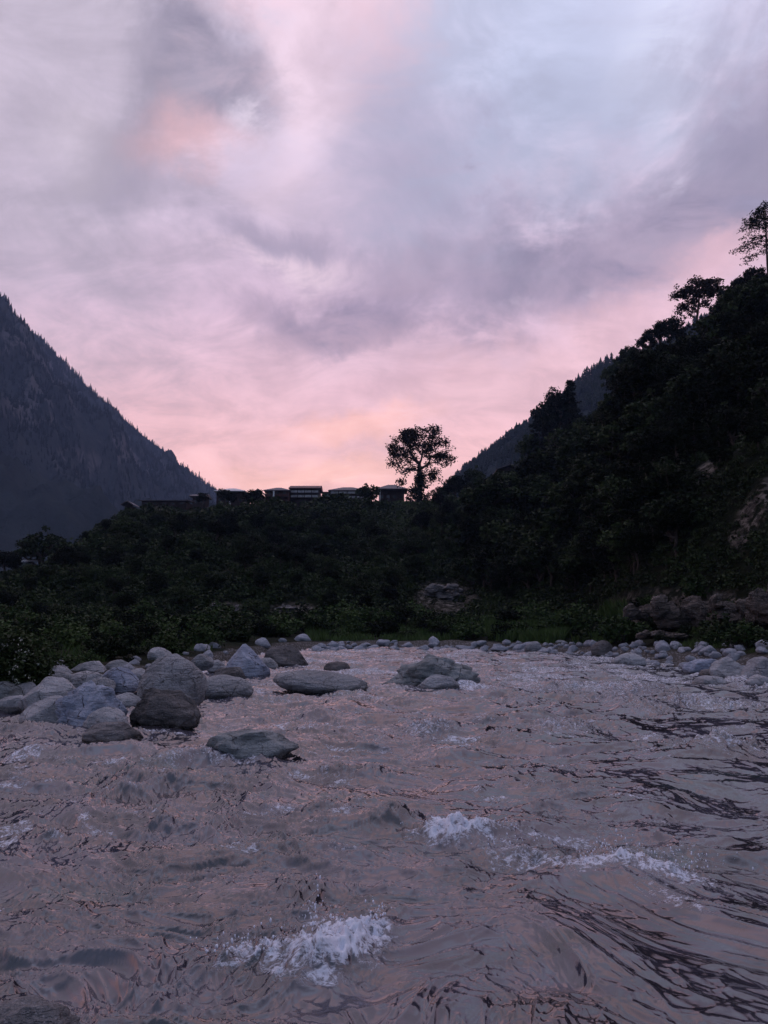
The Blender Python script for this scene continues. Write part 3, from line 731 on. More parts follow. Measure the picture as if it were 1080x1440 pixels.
def greedy_tree(trunk, targets, rg, base_r, jit=.12, minr=.02, drop=.25):
    nodes = [np.array(p, float) for p in trunk]; par = [-1] + list(range(len(trunk) - 1)); start = max(0, int(len(trunk) * .45))
    depth = [0.0] * len(nodes)
    for i in range(1, len(nodes)): depth[i] = depth[i - 1] + np.linalg.norm(nodes[i] - nodes[i - 1])
    fork = nodes[-1]; order = np.argsort([np.linalg.norm(t - fork) for t in targets]); leafn = []
    for i in order:
        t = targets[i]; N = np.array(nodes[start:]); D = np.linalg.norm(N - t, axis=1) + np.array(depth[start:]) * drop + np.maximum(N[:, 2] - t[2], 0) * .8
        j = int(np.argmin(D)) + start; a = nodes[j]; L = np.linalg.norm(t - a); k = max(1, int(L / 1.3)); prev = j
        for q in range(1, k + 1):
            s_ = q / k; p = a + (t - a) * s_ + (rg.normal(size=3) * jit * L * .25 if q < k else 0)
            p = p + np.array([0, 0, -.10 * L * math.sin(s_ * PI)])
            nodes.append(p); par.append(prev); depth.append(depth[prev] + np.linalg.norm(p - nodes[prev])); prev = len(nodes) - 1
        leafn.append(prev)
    cnt = np.zeros(len(nodes))
    for l in leafn: cnt[l] += 1
    for i in range(len(nodes) - 1, 0, -1): cnt[par[i]] += cnt[i]
    rad = np.maximum(base_r * (cnt / cnt[0]) ** .5, minr)
    T = Tubes()
    for i in range(1, len(nodes)):
        r0 = min(rad[par[i]], rad[i] * 1.5); T.seg(nodes[par[i]], nodes[i], r0, rad[i], 6 if rad[i] > .12 else 4)
    return T, nodes
def ell_points(n, rg, c, rad, shell=.45):
    d = rg.normal(size=(n, 3)); d /= np.linalg.norm(d, axis=1)[:, None]
    return np.array(c) + d * (shell + (1 - shell) * rg.random((n, 1)) ** .6) * np.array(rad)

def broad_tree(name, seed, H, W, trunk_h, ntar, nleaf, size, mat, base_r=.3, shell=.4, flat=.7):
    rg = np.random.default_rng(seed); root = empty(name)
    tr = [(0, 0, -1)] + [((rg.random() - .5) * .05 * H * k / 5, (rg.random() - .5) * .05 * H * k / 5, trunk_h * k / 5) for k in range(6)]
    subs = []
    for k in range(6):
        a = rg.random() * 6.28; q = .28 + .32 * rg.random()
        subs.append(ell_points(ntar // 6, rg, (math.cos(a) * W * .5 * (1 - q), math.sin(a) * W * .5 * (1 - q), trunk_h + (H - trunk_h) * (.22 + .55 * rg.random())), (W * .5 * q * 1.2, W * .5 * q * 1.2, (H - trunk_h) * q * .7), shell))
    subs.append(ell_points(ntar // 5, rg, (0, 0, trunk_h + (H - trunk_h) * .62), (W * .3, W * .3, (H - trunk_h) * .36), shell))
    tg = np.concatenate(subs)
    T, _ = greedy_tree(tr, tg, rg, base_r)
    T.build('trunk', M['bark'], root)
    V, Fc = leaves(tg, nleaf, H * .075, size, rg, flat)
    meshobj('crown', V, Fc, M[mat], root)
    return root
def pine(name, seed, H, W, bare, ntier, size, mat='needle', nleaf=9, droop=.15, irregular=.4):
    """conifer: straight trunk, tiers of boughs with needle sprays, ragged outline"""
    rg = np.random.default_rng(seed); root = empty(name); T = Tubes(); cl = []
    lean = (rg.random(2) - .5) * .06 * H
    pos = lambda t: np.array([lean[0] * t * t, lean[1] * t * t, H * t])
    rb = H * .018
    for k in range(8): T.seg(pos(k / 8) - (np.array([0, 0, 1.5]) if k == 0 else 0), pos((k + 1) / 8), rb * (1 - k / 9), rb * (1 - (k + 1) / 9), 6)
    for k in range(ntier):
        t = bare + (1 - bare) * (k + .5) / ntier
        env = W * .5 * (1 - ((t - bare) / (1 - bare))) ** .75 * min(1, .45 + (t - bare) * 3.0)
        for q in range(rg.integers(3, 6)):
            a = rg.random() * 6.28; L = env * (1 + irregular * (rg.random() * 1.6 - 1)) + .15 * W * .1
            p = pos(t) + np.array([0, 0, (rg.random() - .5) * H / ntier * .7]); d = np.array([math.cos(a), math.sin(a), 0]); prev = p
            m = max(2, int(L / .8))
            for s_ in range(1, m + 1):
                f_ = s_ / m; c = p + d * L * f_ + np.array([0, 0, L * (.18 * f_ - droop * 2.2 * f_ * f_)])
                T.seg(prev, c, rb * .3 * (1 - f_ * .7), rb * .3 * (1 - f_ * .85), 3); prev = c
                if f_ > .3: cl.append(c + np.array([0, 0, .05])); 
                if f_ > .5:
                    side = np.array([-d[1], d[0], 0]) * L * .22 * (1.2 - f_); cl.append(c + side); cl.append(c - side)
    cl.append(pos(1.0)); cl.append(pos(.97))
    T.build('trunk', M['bark'], root)
    V, Fc = leaves(cl, nleaf, H * .045, size, rg, .45, elong=2.4)
    meshobj('crown', V, Fc, M[mat], root)
    return root
def umbrella_pine(name, seed, H, W, trunk_h, ntar, nleaf, size, mat='needle', base=.2):
    rg = np.random.default_rng(seed); root = empty(name)
    tr = [(0, 0, -1)] + [(.02 * H * math.sin(k), .015 * H * math.cos(k * 1.7) , trunk_h * k / 6) for k in range(7)]
    lobes = []
    for k in range(7):
        a = k * .9 + rg.random() * .5; q = rg.random()
        lobes.append(ell_points(ntar // 7, rg, (math.cos(a) * W * .30, math.sin(a) * W * .30, trunk_h + (H - trunk_h) * (.15 + .6 * q)), (W * .2, W * .2, (H - trunk_h) * .2), .5))
    lobes.append(ell_points(ntar // 4, rg, (0, 0, H - (H - trunk_h) * .25), (W * .25, W * .25, (H - trunk_h) * .22), .5))
    tg = np.concatenate(lobes); T, _ = greedy_tree(tr, tg, rg, base); T.build('trunk', M['bark'], root)
    V, Fc = leaves(tg, nleaf, H * .055, size, rg, .7, elong=2.2); meshobj('crown', V, Fc, M[mat], root)
    return root
def put(o, x, y, z, rz=0, sc=1.0, label=None, cat=None, group=None):
    o.location = (x, y, z); o.rotation_euler = (0, 0, rz); o.scale = (sc, sc, sc * 1.0)
    tag(o, label, cat, group); return o
class Pool:
    """first use moves the tree itself, later uses copy it with its parts"""
    def __init__(s, roots): s.r = roots; s.used = set()
    def take(s, i=None):
        i = random.randrange(len(s.r)) if i is None else i % len(s.r)
        if i in s.used: return copy_tree(s.r[i]), i
        s.used.add(i); return s.r[i], i
    def clean(s):
        for i, r in enumerate(s.r):
            if i not in s.used:
                for c in list(r.children): bpy.data.objects.remove(c)
                bpy.data.objects.remove(r)
def ridge_r(az): return float(np.interp(az, ra, rr))

# the hero tree on the ridge
def hero():
    rg = np.random.default_rng(5); px = 590; az = azel(px, 700)[0]; r = 196.0
    x, y = r * math.sin(az), r * math.cos(az); z = float(terrain(x, y))
    root = empty('ridge_tree', (x, y, z)); k = r / math.cos(az) / F
    Zp = lambda py: at(px, py, r)[2] - z
    tr = [(0, 0, -2), (0, 0, 1), (.15, 0, Zp(690)), (.1, 0, Zp(680)), (.2, 0, Zp(668)), (.1, .1, Zp(660)), (0, 0, Zp(652))]
    L = []
    def lobe(cx, cy, rx, ry, n, sh=.55): L.append(ell_points(n, rg, ((cx - px) * k, rg.normal() * 1.0, Zp(cy)), (rx * k, rx * k * .9, ry * k), sh))
    lobe(592, 618, 30, 17, 60); lobe(565, 626, 19, 18, 46); lobe(577, 614, 14, 9, 20); lobe(618, 630, 20, 15, 36); lobe(558, 648, 13, 13, 22); lobe(628, 646, 15, 9, 22)
    lobe(590, 642, 24, 16, 26); lobe(575, 664, 14, 8, 10); lobe(607, 665, 12, 7, 10); lobe(562, 677, 8, 4, 6); lobe(612, 606, 11, 7, 12); lobe(572, 610, 10, 6, 10)
    lobe(610, 676, 12, 7, 10)
    tg = np.concatenate(L); tg[:, 1] *= .9
    T, nodes = greedy_tree(tr, tg, rg, .62, jit=.16, minr=.035, drop=.2)
    T.build('trunk', M['bark'], root)
    V, Fc = leaves(tg, 32, 1.1, .32, rg, .8, elong=1.7); V2, F2 = leaves(nodes[8::3], 3, .9, .3, rg, .8)
    meshobj('crown', np.concatenate([V, V2]), np.concatenate([Fc, F2 + len(V)]), M['autumn'], root)
    iv = np.concatenate([ell_points(60, rg, (.2, 0, Zp(676)), (1.5, 1.3, 2.6), .2), ell_points(90, rg, (-.3, 0, Zp(696)), (3.2, 2.6, 3.6), .2)])
    V, Fc = leaves(iv, 22, .8, .35, rg); meshobj('ivy', V, Fc, M['leafdark'], root)
    tag(root, 'solitary tall round-crowned tree with sparse russet leaves on the ridge beside the houses', 'tree')
hero()

pines = Pool([pine('pine_tree', 1, 13, 6.5, .22, 16, .30), pine('pine_tree', 2, 15, 7, .30, 15, .30, irregular=.7), pine('pine_tree', 3, 11, 6, .15, 13, .28, irregular=.55), umbrella_pine('pine_tree', 4, 12, 7, 6.5, 90, 26, .28)])
broads = Pool([broad_tree('broadleaf_tree', 11, 9, 8, 3, 130, 24, .30, 'leafdark'), broad_tree('broadleaf_tree', 12, 7, 7.5, 2, 120, 24, .28, 'leaf'), broad_tree('broadleaf_tree', 13, 10, 7, 4, 120, 26, .30, 'leafdark'), broad_tree('broadleaf_tree', 14, 6, 6, 1.2, 110, 26, .26, 'leaf')])

# skyline trees of the near right hill, read off one by one: column, top row, kind, scale
ordn = ['first', 'second', 'third', 'fourth', 'fifth', 'sixth', 'seventh', 'eighth', 'ninth', 'tenth', 'eleventh', 'twelfth', 'thirteenth', 'fourteenth', 'fifteenth', 'sixteenth', 'seventeenth', 'eighteenth', 'nineteenth', 'twentieth']
sky_list = [(1062, 372, 'b', 0), (1046, 384, 'b', 2), (1030, 396, 'p', 2), (1020, 402, 'b', 0), (1008, 428, 'b', 2), (952, 446, 'b', 0), (928, 450, 'b', 2), (912, 462, 'p', 3), (890, 484, 'b', 1), (876, 492, 'p', 0),
            (800, 536, 'p', 1), (786, 548, 'b', 2), (770, 560, 'b', 0), (758, 578, 'p', 2), (748, 610, 'b', 1), (668, 655, 'b', 3), (640, 668, 'b', 1), (868, 505, 'b', 3), (815, 585, 'b', 1), (836, 578, 'b', 3)]
for i, (px, top, kind, k) in enumerate(sorted(sky_list, key=lambda q: -q[0])):
    az = azel(px, top)[0]; r = ridge_r(az) - 3; x, y = r * math.sin(az), r * math.cos(az); z = float(terrain(x, y)) - .5
    H = at(px, top, r)[2] - z
    base = {'p': [13, 15, 11, 12], 'b': [9, 7, 10, 6]}[kind][k]
    o, _ = (pines if kind == 'p' else broads).take(k)
    sc = max(H / base, .3)
    wd_ = .72 if kind == 'b' else 1
    put(o, x, y, z, random.random() * 6, sc, '%s tree down the right skyline counting from the right photo edge, %s' % (ordn[i], 'ragged pine' if kind == 'p' else 'bushy round crown'), 'tree', None); o.scale = (sc * wd_, sc * wd_, sc)

# the two outstanding skyline pines
def sky_pine():
    az = azel(981, 440)[0]; r = 151; x, y = r * math.sin(az), r * math.cos(az); z = at(981, 452, r)[2]
    zt = float(terrain(x, y)); H = at(981, 390, r)[2] - z
    o = umbrella_pine('umbrella_pine', 8, H, 50 / F * r / math.cos(az), H * .42, 150, 22, .19, 'autumn', .16)
    if zt < z: o.location = (x, y, zt); s = (at(981, 390, r)[2] - zt) / H; o.scale = (s * .9, s * .9, s)
    else: o.location = (x, y, z)
    tag(o, 'small umbrella-crowned pine with bare thin trunk standing alone on the right skyline', 'tree')
    az = azel(1079, 370)[0]; r = 128; x, y = r * math.sin(az), r * math.cos(az); z = float(terrain(x, y)); H = at(1079, 288, r)[2] - z
    o = pine('cedar_tree', 9, H, 96 / F * r / math.cos(az), .42, 13, .15, 'needle', 12, .12, .45)
    o.location = (x, y, z); tag(o, 'tall cedar with open drooping boughs at the top right photo edge', 'tree')
sky_pine()

# forest on the right slope
def region_label(px, py, kind):
    v = 'high on' if py < 560 else ('halfway up' if py < 700 else 'low on')
    h = 'left part of' if px < 800 else ('middle of' if px < 960 else 'right part of')
    return 'dark %s %s the %s the right wooded slope' % ('pine' if kind else 'leafy tree', v, h), '%s %s the %s the right slope' % ('pines' if kind else 'leafy trees', v, h)
cnt = 0; tries = 0; placed = []
while cnt < 290 and tries < 9000:
    tries += 1
    px = random.uniform(655, 1150); az = azel(px, 700)[0]; f = float(np.interp(az, fa, fr)); Rr = ridge_r(az)
    r = float(slope_r(az, .04 + .94 * random.random())) + random.uniform(-1, 1)
    x, y = r * math.sin(az), r * math.cos(az); z = float(terrain(x, y)); qx, qy = topix(x, y, z)
    if qy > 835 or any((x - a) ** 2 + (y - b) ** 2 < 3e-4 * r * r for a, b in placed): continue
    H = r / F * random.uniform(36, 78); 
    if any(abs(qx - s[0]) < s[2] + 10 and -(s[3] + 6) < qy - s[1] < s[3] + 45 for s in SCARS[:2]) and random.random() < .9: continue
    # keep the skyline as read
    lim = float(np.interp(px, [p for p, _, _ in RIDGE], [q for _, q, _ in RIDGE])) - 14
    if qy - H / r * F < lim: H = (qy - lim) / F * r
    if H < 3: continue
    kind = random.random() < .5
    o, k = (pines if kind else broads).take(); base = ([13, 15, 11, 12] if kind else [9, 7, 10, 6])[k]
    lb = region_label(qx, qy, kind)
    put(o, x, y, z - .3, random.random() * 6, H / base, lb[0], 'tree', lb[1]); placed.append((x, y)); cnt += 1

# trees and big bushes of the middle and left slope
cnt = 0; tries = 0; placed = []
CLEAR = [(545, 725, 45, 18, 0), (720, 880, 140, 16, 0), (660, 705, 50, 8, 0)] + SCARS[2:]
while cnt < 200 and tries < 9000:
    tries += 1
    px = random.uniform(-60, 720); az = azel(px, 700)[0]; f = float(np.interp(az, fa, fr)); Rr = ridge_r(az)
    r = float(slope_r(az, random.random())) + random.uniform(-1, 1)
    x, y = r * math.sin(az), r * math.cos(az); z = float(terrain(x, y)); qx, qy = topix(x, y, z)
    if any(((qx - a) / (b_ + 12)) ** 2 + ((qy - c) / (d + 12)) ** 2 < 1 for a, c, b_, d, _ in CLEAR): continue
    if any((x - a) ** 2 + (y - b) ** 2 < 9 for a, b in placed): continue
    H = r / F * random.uniform(14, 38)
    lim = float(np.interp(px, [p for p, _, _ in RIDGE], [q for _, q, _ in RIDGE])) + (6 if 190 < px < 600 else -9)
    if qy - H / r * F < lim: H = (qy - lim) / F * r
    if H < 1.5: continue
    o, k = broads.take(); base = [9, 7, 10, 6][k]
    v = 'just under the ridge' if qy < 745 else ('halfway down' if qy < 820 else 'at the foot'); h = 'left end' if qx < 200 else ('middle' if qx < 480 else 'right end')
    put(o, x, y, z - .3, random.random() * 6, H / base, 'dark bushy tree %s of the central slope, %s' % (v, h), 'tree', 'bushy trees %s of the central slope, %s' % (v, h)); placed.append((x, y)); cnt += 1
# named trees along the ridge
for px, top, w, lab in ((517, 680, 'b', 'small dark tree between the long house and the hipped-roof house'), (60, 741, 'b', 'tall dark rounded tree standing before the mountain at left'), (318, 688, 'b', 'dark bushy tree hiding the pale-roofed house'),
                        (350, 692, 'b', 'low dark tree between the pale-roofed house and small gabled house'), (285, 694, 'b', 'low tree beside the small hut on the ridge'), (640, 668, 'b', 'dark tree right of the solitary russet tree'), (622, 684, 'b', 'low dark thicket tree at the right foot of the solitary russet tree'),
                        (10, 775, 'b', 'dark tree at the left photo edge under the mountain'), (95, 770, 'b', 'dark small tree on the left shoulder of the central slope'),
                        (360, 690, 'b', 'dark tree under the small gabled house')):
    az = azel(px, top)[0]; r = ridge_r(az) - (9 if px > 250 else 6); x, y = r * math.sin(az), r * math.cos(az); z = float(terrain(x, y)) - .4
    H = at(px, top, r)[2] - z; k = 3 if px in (60, 517) else random.randrange(4); o, k = broads.take(k)
    put(o, x, y, z, random.random() * 6, H / [9, 7, 10, 6][k], lab, 'tree')

# bushes along the far bank
def bush(name, seed, H, W, n, nl, size, mat):
    rg = np.random.default_rng(seed); root = empty(name); T = Tubes(); tg = []
    for k in range(n):
        a = rg.random() * 6.28; q = rg.random() ** .6; t = np.array([math.cos(a) * W * .5 * q, math.sin(a) * W * .5 * q, H * (.25 + .75 * rg.random()) * (1 - .35 * q)])
        m = t * .5 + np.array([0, 0, H * .08]); T.seg((0, 0, -.1), m, .02 * H, .012 * H, 3); T.seg(m, t, .012 * H, .004 * H, 3); tg.append(t); tg.append(t * .75)
    T.build('stem', M['bark'], root); V, Fc = leaves(tg, nl, H * .16, size, rg, .8); meshobj('foliage', V, Fc, M[mat], root)
    return root
bushes = Pool([bush('bush', 21, 1.6, 2.2, 26, 22, .11, 'bush'), bush('bush', 22, 1.3, 2.0, 24, 22, .10, 'leaf'), bush('bush', 23, 2.0, 2.2, 28, 22, .12, 'leafdark'), bush('bush', 24, 1.1, 1.9, 24, 24, .09, 'bush')])
BH = [1.6, 1.3, 2.0, 1.1]
for i in range(185):
    px = -30 + 1130 * (i + random.random()) / 120 if i < 120 else random.uniform(-40, 330); az = azel(px, 900)[0]; s = float(np.interp(az, sa, sr)); f = max(float(np.interp(az, fa, fr)), s + 4)
    r = s + 2.2 + (f - s) * random.random() * .95
    
    if px > 860: r = s + 2.5 + (f - s) * random.random()
    x, y = r * math.sin(az), r * math.cos(az); z = float(terrain(x, y))
    o, k = bushes.take(); H = r / F * random.uniform(16, 42) * (1 if px < 860 else 1.0)
    side = 'behind the left boulder pile' if px < 300 else ('behind the blue angular block and slab' if px < 520 else ('behind the green-grey midstream boulder' if px < 700 else ('on the bright green bank' if px < 860 else 'under the brown cliff')))
    nm = ['bright green', 'dull green', 'dark tall', 'low bright'][k]
    put(o, x, y, z - .1, random.random() * 6, H / BH[k], '%s bush %s' % (nm, side), 'bush', '%s bushes %s' % (nm, side))
# left edge shrub with pale blossom
def left_shrub(px, top, base, w, seed, lab, blos=True, r=17.2):
    az = azel(px, base)[0]; x, y = r * math.sin(az), r * math.cos(az); z = float(terrain(x, y)); H = at(px, top, r)[2] - z
    o = bush('shrub', seed, H, w / F * r, 46, 46, .055, 'leaf'); o.location = (x, y, z); tag(o, lab, 'shrub')
    if blos:
        rg = np.random.default_rng(seed); c = ell_points(26, rg, (w * .1 / F * r, -.5, H * .5), (w * .35 / F * r, .35, H * .45), .7)
        V, Fc = leaves(c, 4, .07, .028, rg); meshobj('blossom', V, Fc, M['blossom'], o)
left_shrub(14, 880, 955, 70, 61, 'green shrub with pale blossom at the left photo edge beside the boulders')
left_shrub(46, 908, 955, 40, 62, 'smaller shrub with white flower heads in front of the left edge shrub')
left_shrub(-40, 860, 950, 70, 63, 'tall dark shrub cut off by the left photo edge', False)
left_shrub(152, 892, 922, 62, 64, 'broad dark rounded bush behind the left boulder pile', False, 25.0)
left_shrub(262, 952, 990, 34, 65, 'small dark tuft growing under the leaning grey boulder', False)

# ------------------------------------------------------------------ stuff: undergrowth, grass, far woods
def undergrowth():
    rg = np.random.default_rng(77); N = 13000
    px = rg.uniform(-120, 1200, N); az = np.array([azel(p, 760)[0] for p in px]); s = np.interp(az, sa, sr); f = np.maximum(np.interp(az, fa, fr), s + 4); Rr = np.interp(az, ra, rr)
    r = np.where(rg.random(N) < .7, slope_r(az, rg.random(N)) + rg.normal(size=N), f - 3 + (Rr - f + 5) * rg.random(N))
    x, y = r * np.sin(az), r * np.cos(az); z = terrain(x, y); qx, qy = topix(x, y, z)
    m = pixmask(qx, qy, SCARS); keep = (m < .25) | (rg.random(N) < .06); x, y, z, r, rr_ = x[keep], y[keep], z[keep], r[keep], Rr[keep]
    sc = r / F * rg.uniform(4, 14, len(x)) * np.where((rr_ - r < 22) & (x < 22) & (x > -80), .32, 1)
    n = 50; c = np.repeat(np.stack([x, y, z], -1), n, 0); S = np.repeat(sc, n)[:, None]
    d = rg.normal(size=(len(c), 3)); d /= np.linalg.norm(d, axis=1)[:, None]; d[:, 2] = np.abs(d[:, 2]) * .9
    p = c + d * S * (.5 + .5 * rg.random((len(c), 1)))
    a = rg.normal(size=p.shape); a /= np.linalg.norm(a, axis=1)[:, None]; b = np.cross(a, rg.normal(size=p.shape)); b /= np.linalg.norm(b, axis=1)[:, None]
    h = S * .17 * (.6 + .8 * rg.random((len(c), 1)))
    V = np.stack([p - a * h, p + b * h * .7, p + a * h, p - b * h * .7], 1).reshape(-1, 3)
    o = meshobj('undergrowth', V, np.arange(len(V)).reshape(-1, 4), M['leaf']); tag(o, 'dense dark scrub covering the slopes', 'undergrowth', kind='stuff')
undergrowth()
def grass():
    rg = np.random.default_rng(78)
    def patch(px0, px1, n, rmin, rmax, h):
        px = rg.uniform(px0, px1, n); az = np.arctan2((px - 540) / F, math.cos(PITCH) + .15 * math.sin(PITCH)); s = np.interp(az, sa, sr)
        r = s + rmin + (rmax - rmin) * rg.random(n); return r * np.sin(az), r * np.cos(az), h * (.5 + rg.random(n)) * (r / 45)
    X = []; Yy = []; Hh = []
    for a in ((680, 880, 34000, 1.8, 16, .55), (430, 700, 9000, 1.5, 12, .30), (860, 1100, 3000, 2.0, 4, .2), (0, 300, 5000, 2.5, 12, .3)):
        q = patch(*a); X.append(q[0]); Yy.append(q[1]); Hh.append(q[2])
    # the green clearing under the hipped-roof house
    n = 14000; px = rg.uniform(490, 660, n); r = rg.uniform(150, 206, n); az = np.arctan2((px - 540) / F, .99); x, y = r * np.sin(az), r * np.cos(az)
    keep = pn(x / 9, y / 9, 5) > -.1; X.append(x[keep]); Yy.append(y[keep]); Hh.append(rg.uniform(.4, .9, keep.sum()))
    x = np.concatenate(X); y = np.concatenate(Yy); h = np.concatenate(Hh); z = terrain(x, y)
    k = (pn(x / 3, y / 3, 9) > -.05) & ((z < 2.2) | (y > 100)); x, y, z, h = x[k], y[k], z[k], h[k]
    th = rg.random(len(x)) * PI; w = h * .10; dx, dy = np.cos(th) * w, np.sin(th) * w; lx, ly = rg.normal(size=(2, len(x))) * h * .3
    V = np.stack([np.stack([x - dx, y - dy, z - .05], -1), np.stack([x + dx, y + dy, z - .05], -1), np.stack([x + lx, y + ly, z + h], -1)], 1).reshape(-1, 3)
    o = meshobj('grass', V, np.arange(len(V)).reshape(-1, 3), M['grass']); tag(o, 'rough green grass on the far bank and ridge clearing', 'grass', kind='stuff')
grass()
def cone_proto(rg):
    """small ragged far conifer, unit height"""
    V = []; Fc = []; n = 0
    for k in range(5):
        z0 = .08 + .18 * k; r = .20 * (1 - k / 6.0) * (.8 + .4 * rg.random()); m = 6
        for i in range(m):
            a = i / m * 6.28 + rg.random() * .5; q = r * (.6 + .7 * rg.random())
            V += [(math.cos(a - .45) * q * .75, math.sin(a - .45) * q * .75, z0 + .02), (math.cos(a) * q, math.sin(a) * q, z0 - .03 * rg.random()), (math.cos(a + .45) * q * .75, math.sin(a + .45) * q * .75, z0 + .02), (0, 0, z0 + .28)]
            Fc.append((n, n + 1, n + 2, n + 3)); n += 4
    return np.array(V), np.array(Fc)
def far_wood(name, label, fz, rg_data, azr, rmin, N, h0, h1, mat, seed, wd=1.3):
    rg = np.random.default_rng(seed); a_, r_ = rg_data
    az = rg.uniform(R(azr[0]), R(azr[1]), N); Rr = np.interp(az, a_, r_); r = rmin + (Rr - 6 - rmin) * rg.random(N) ** .7
    x, y = r * np.sin(az), r * np.cos(az); z = fz(az, r); dens = fbm(x / 120, y / 120, 3, 8) > -.55; x, y, z = x[dens], y[dens], z[dens]
    h = rg.uniform(h0, h1, len(x)); Vs = []; Fs = []; n = 0
    for k in range(4):
        v, f = cone_proto(rg); i = np.arange(len(x)) % 4 == k
        q = v[None] * h[i][:, None, None] * np.array([wd, wd, 1]) + np.stack([x[i], y[i], z[i]], -1)[:, None]
        m = i.sum(); Fs.append((f[None] + (np.arange(m) * len(v))[:, None, None]).reshape(-1, 4) + n); Vs.append(q.reshape(-1, 3)); n += m * len(v)
    o = meshobj(name, np.concatenate(Vs), np.concatenate(Fs), M[mat]); tag(o, label, 'forest', kind='stuff')
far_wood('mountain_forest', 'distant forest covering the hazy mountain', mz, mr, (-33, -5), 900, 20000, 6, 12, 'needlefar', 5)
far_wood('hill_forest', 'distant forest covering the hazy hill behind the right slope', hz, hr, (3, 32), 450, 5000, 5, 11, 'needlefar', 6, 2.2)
# individual trees on the far skylines
cp = []
for k in range(5):
    rg = np.random.default_rng(300 + k); v, f = cone_proto(rg)
    me = bpy.data.meshes.new('crown'); me.from_pydata([tuple(q) for q in v], [], [tuple(map(int, q)) for q in f]); me.materials.append(M['needlefar']); cp.append(me)
tm = Tubes(); tm.seg((0, 0, -.1), (0, 0, .95), .018, .004, 4)
tme = bpy.data.meshes.new('trunk'); tme.from_pydata([tuple(q) for q in np.concatenate(tm.v)], [], tm.f); tme.materials.append(M['bark'])
def far_tree(px, fz, dat, h, label, group, back=4, wd=1.0):
    az = azel(px, 600)[0]; r = float(np.interp(az, *dat)) - back; x, y = r * math.sin(az), r * math.cos(az); z = float(fz(np.array([az]), np.array([r]))[0])
    root = empty('conifer', (x, y, z - 1), random.random() * 6, h); root.scale = (h * wd, h * wd, h); c = bpy.data.objects.new('crown', random.choice(cp)); C.objects.link(c); c.parent = root
    t_ = bpy.data.objects.new('trunk', tme); C.objects.link(t_); t_.parent = root
    tag(root, label, 'tree', group)
random.seed(12)
px = -4.0
while px < 304:
    f_ = 'top' if px < 70 else ('upper' if px < 140 else ('middle' if px < 220 else 'lower'))
    far_tree(px, mz, mr, random.choice([6, 8, 10, 12, 17]) * random.uniform(.8, 1.2), 'tiny conifer on the %s stretch of the mountain skyline' % f_, 'conifers on the %s stretch of the mountain skyline' % f_)
    px += random.choice([1.2, 1.6, 2.2, 3, 7])
px = 650.0
while px < 742:
    far_tree(px, hz, hr, random.uniform(7, 15), 'small tree on the hazy hill skyline right of the russet tree', 'trees on the near end of the hazy hill skyline', 2, 1.9); px += random.uniform(2, 5)
px = 806.0
while px < 866:
    far_tree(px, hz, hr, random.uniform(9, 17), 'small tree on the hazy hill skyline seen through the gap in the right slope', 'trees on the hazy hill skyline in the gap', 2, 1.9); px += random.uniform(2, 4)

# ------------------------------------------------------------------ rock outcrops
def outcrop(px, py, wpx, hpx, mat, label, seed, n=6):
    n = int(n * 1.7); q_ = (9 / n) ** .5 if n > 20 else 1
    """group of jagged faces grown as one ledge out of the slope"""
    # range where the slope is seen at this place
    az = azel(px, py)[0]; rs_ = np.linspace(22, 200, 900); zz = terrain(rs_ * math.sin(az), rs_ * math.cos(az)); el = np.arctan2(zz - CZ, rs_)
    target = azel(px, py)[1]; i = int(np.argmax(el > target)); r = float(rs_[i]) if i else 60.0
    rg = np.random.default_rng(seed); Vs = []; Fs = []; m = 0; k = r / F
    for q in range(n):
        v, f = rock_mesh('r', 4, seed * 10 + q, 9, .95, .22, ridge=.25, fine=.08)
        s = q_ * np.array([wpx * k * rg.uniform(.08, .30), wpx * k * .14, hpx * k * rg.uniform(.16, .55)])
        v = v * s; c = np.array([(rg.random() - .5) * wpx * k * .75, rg.uniform(0, 1.0), (rg.random() - .45) * hpx * k * .6])
        Vs.append(v + c); Fs.append(f + m); m += len(v)
    o = meshobj('rock_outcrop', np.concatenate(Vs), np.concatenate(Fs), M[mat], smooth=False)
    o.location = at(px, py, r - 2.2); o.rotation_euler = (0, 0, -az); tag(o, label, 'outcrop')
outcrop(622, 838, 70, 40, 'cliffgrey', 'broken grey rock face in the scrub above the green-grey boulder', 71, 22)
outcrop(316, 862, 46, 20, 'cliffgrey', 'whitish rock face in the scrub above the blue angular block', 72, 6)
outcrop(410, 857, 44, 12, 'cliffgrey', 'small whitish rock ledge in the scrub at centre left', 73, 5)
outcrop(900, 866, 50, 22, 'cliff', 'leftmost brown rock of the cliff foot on the right bank', 74, 6)
outcrop(960, 866, 70, 34, 'cliff', 'tall brown rock in the middle of the cliff foot on the right bank', 75, 7)
outcrop(1025, 862, 80, 32, 'cliff', 'brown rock wall at the right end of the cliff foot', 76, 8)
outcrop(1090, 858, 60, 40, 'cliff', 'brown rock at the right photo edge above the white boulders', 77, 6)
outcrop(930, 895, 60, 10, 'cliff', 'low pale ledge at the base of the right cliff', 78, 5)

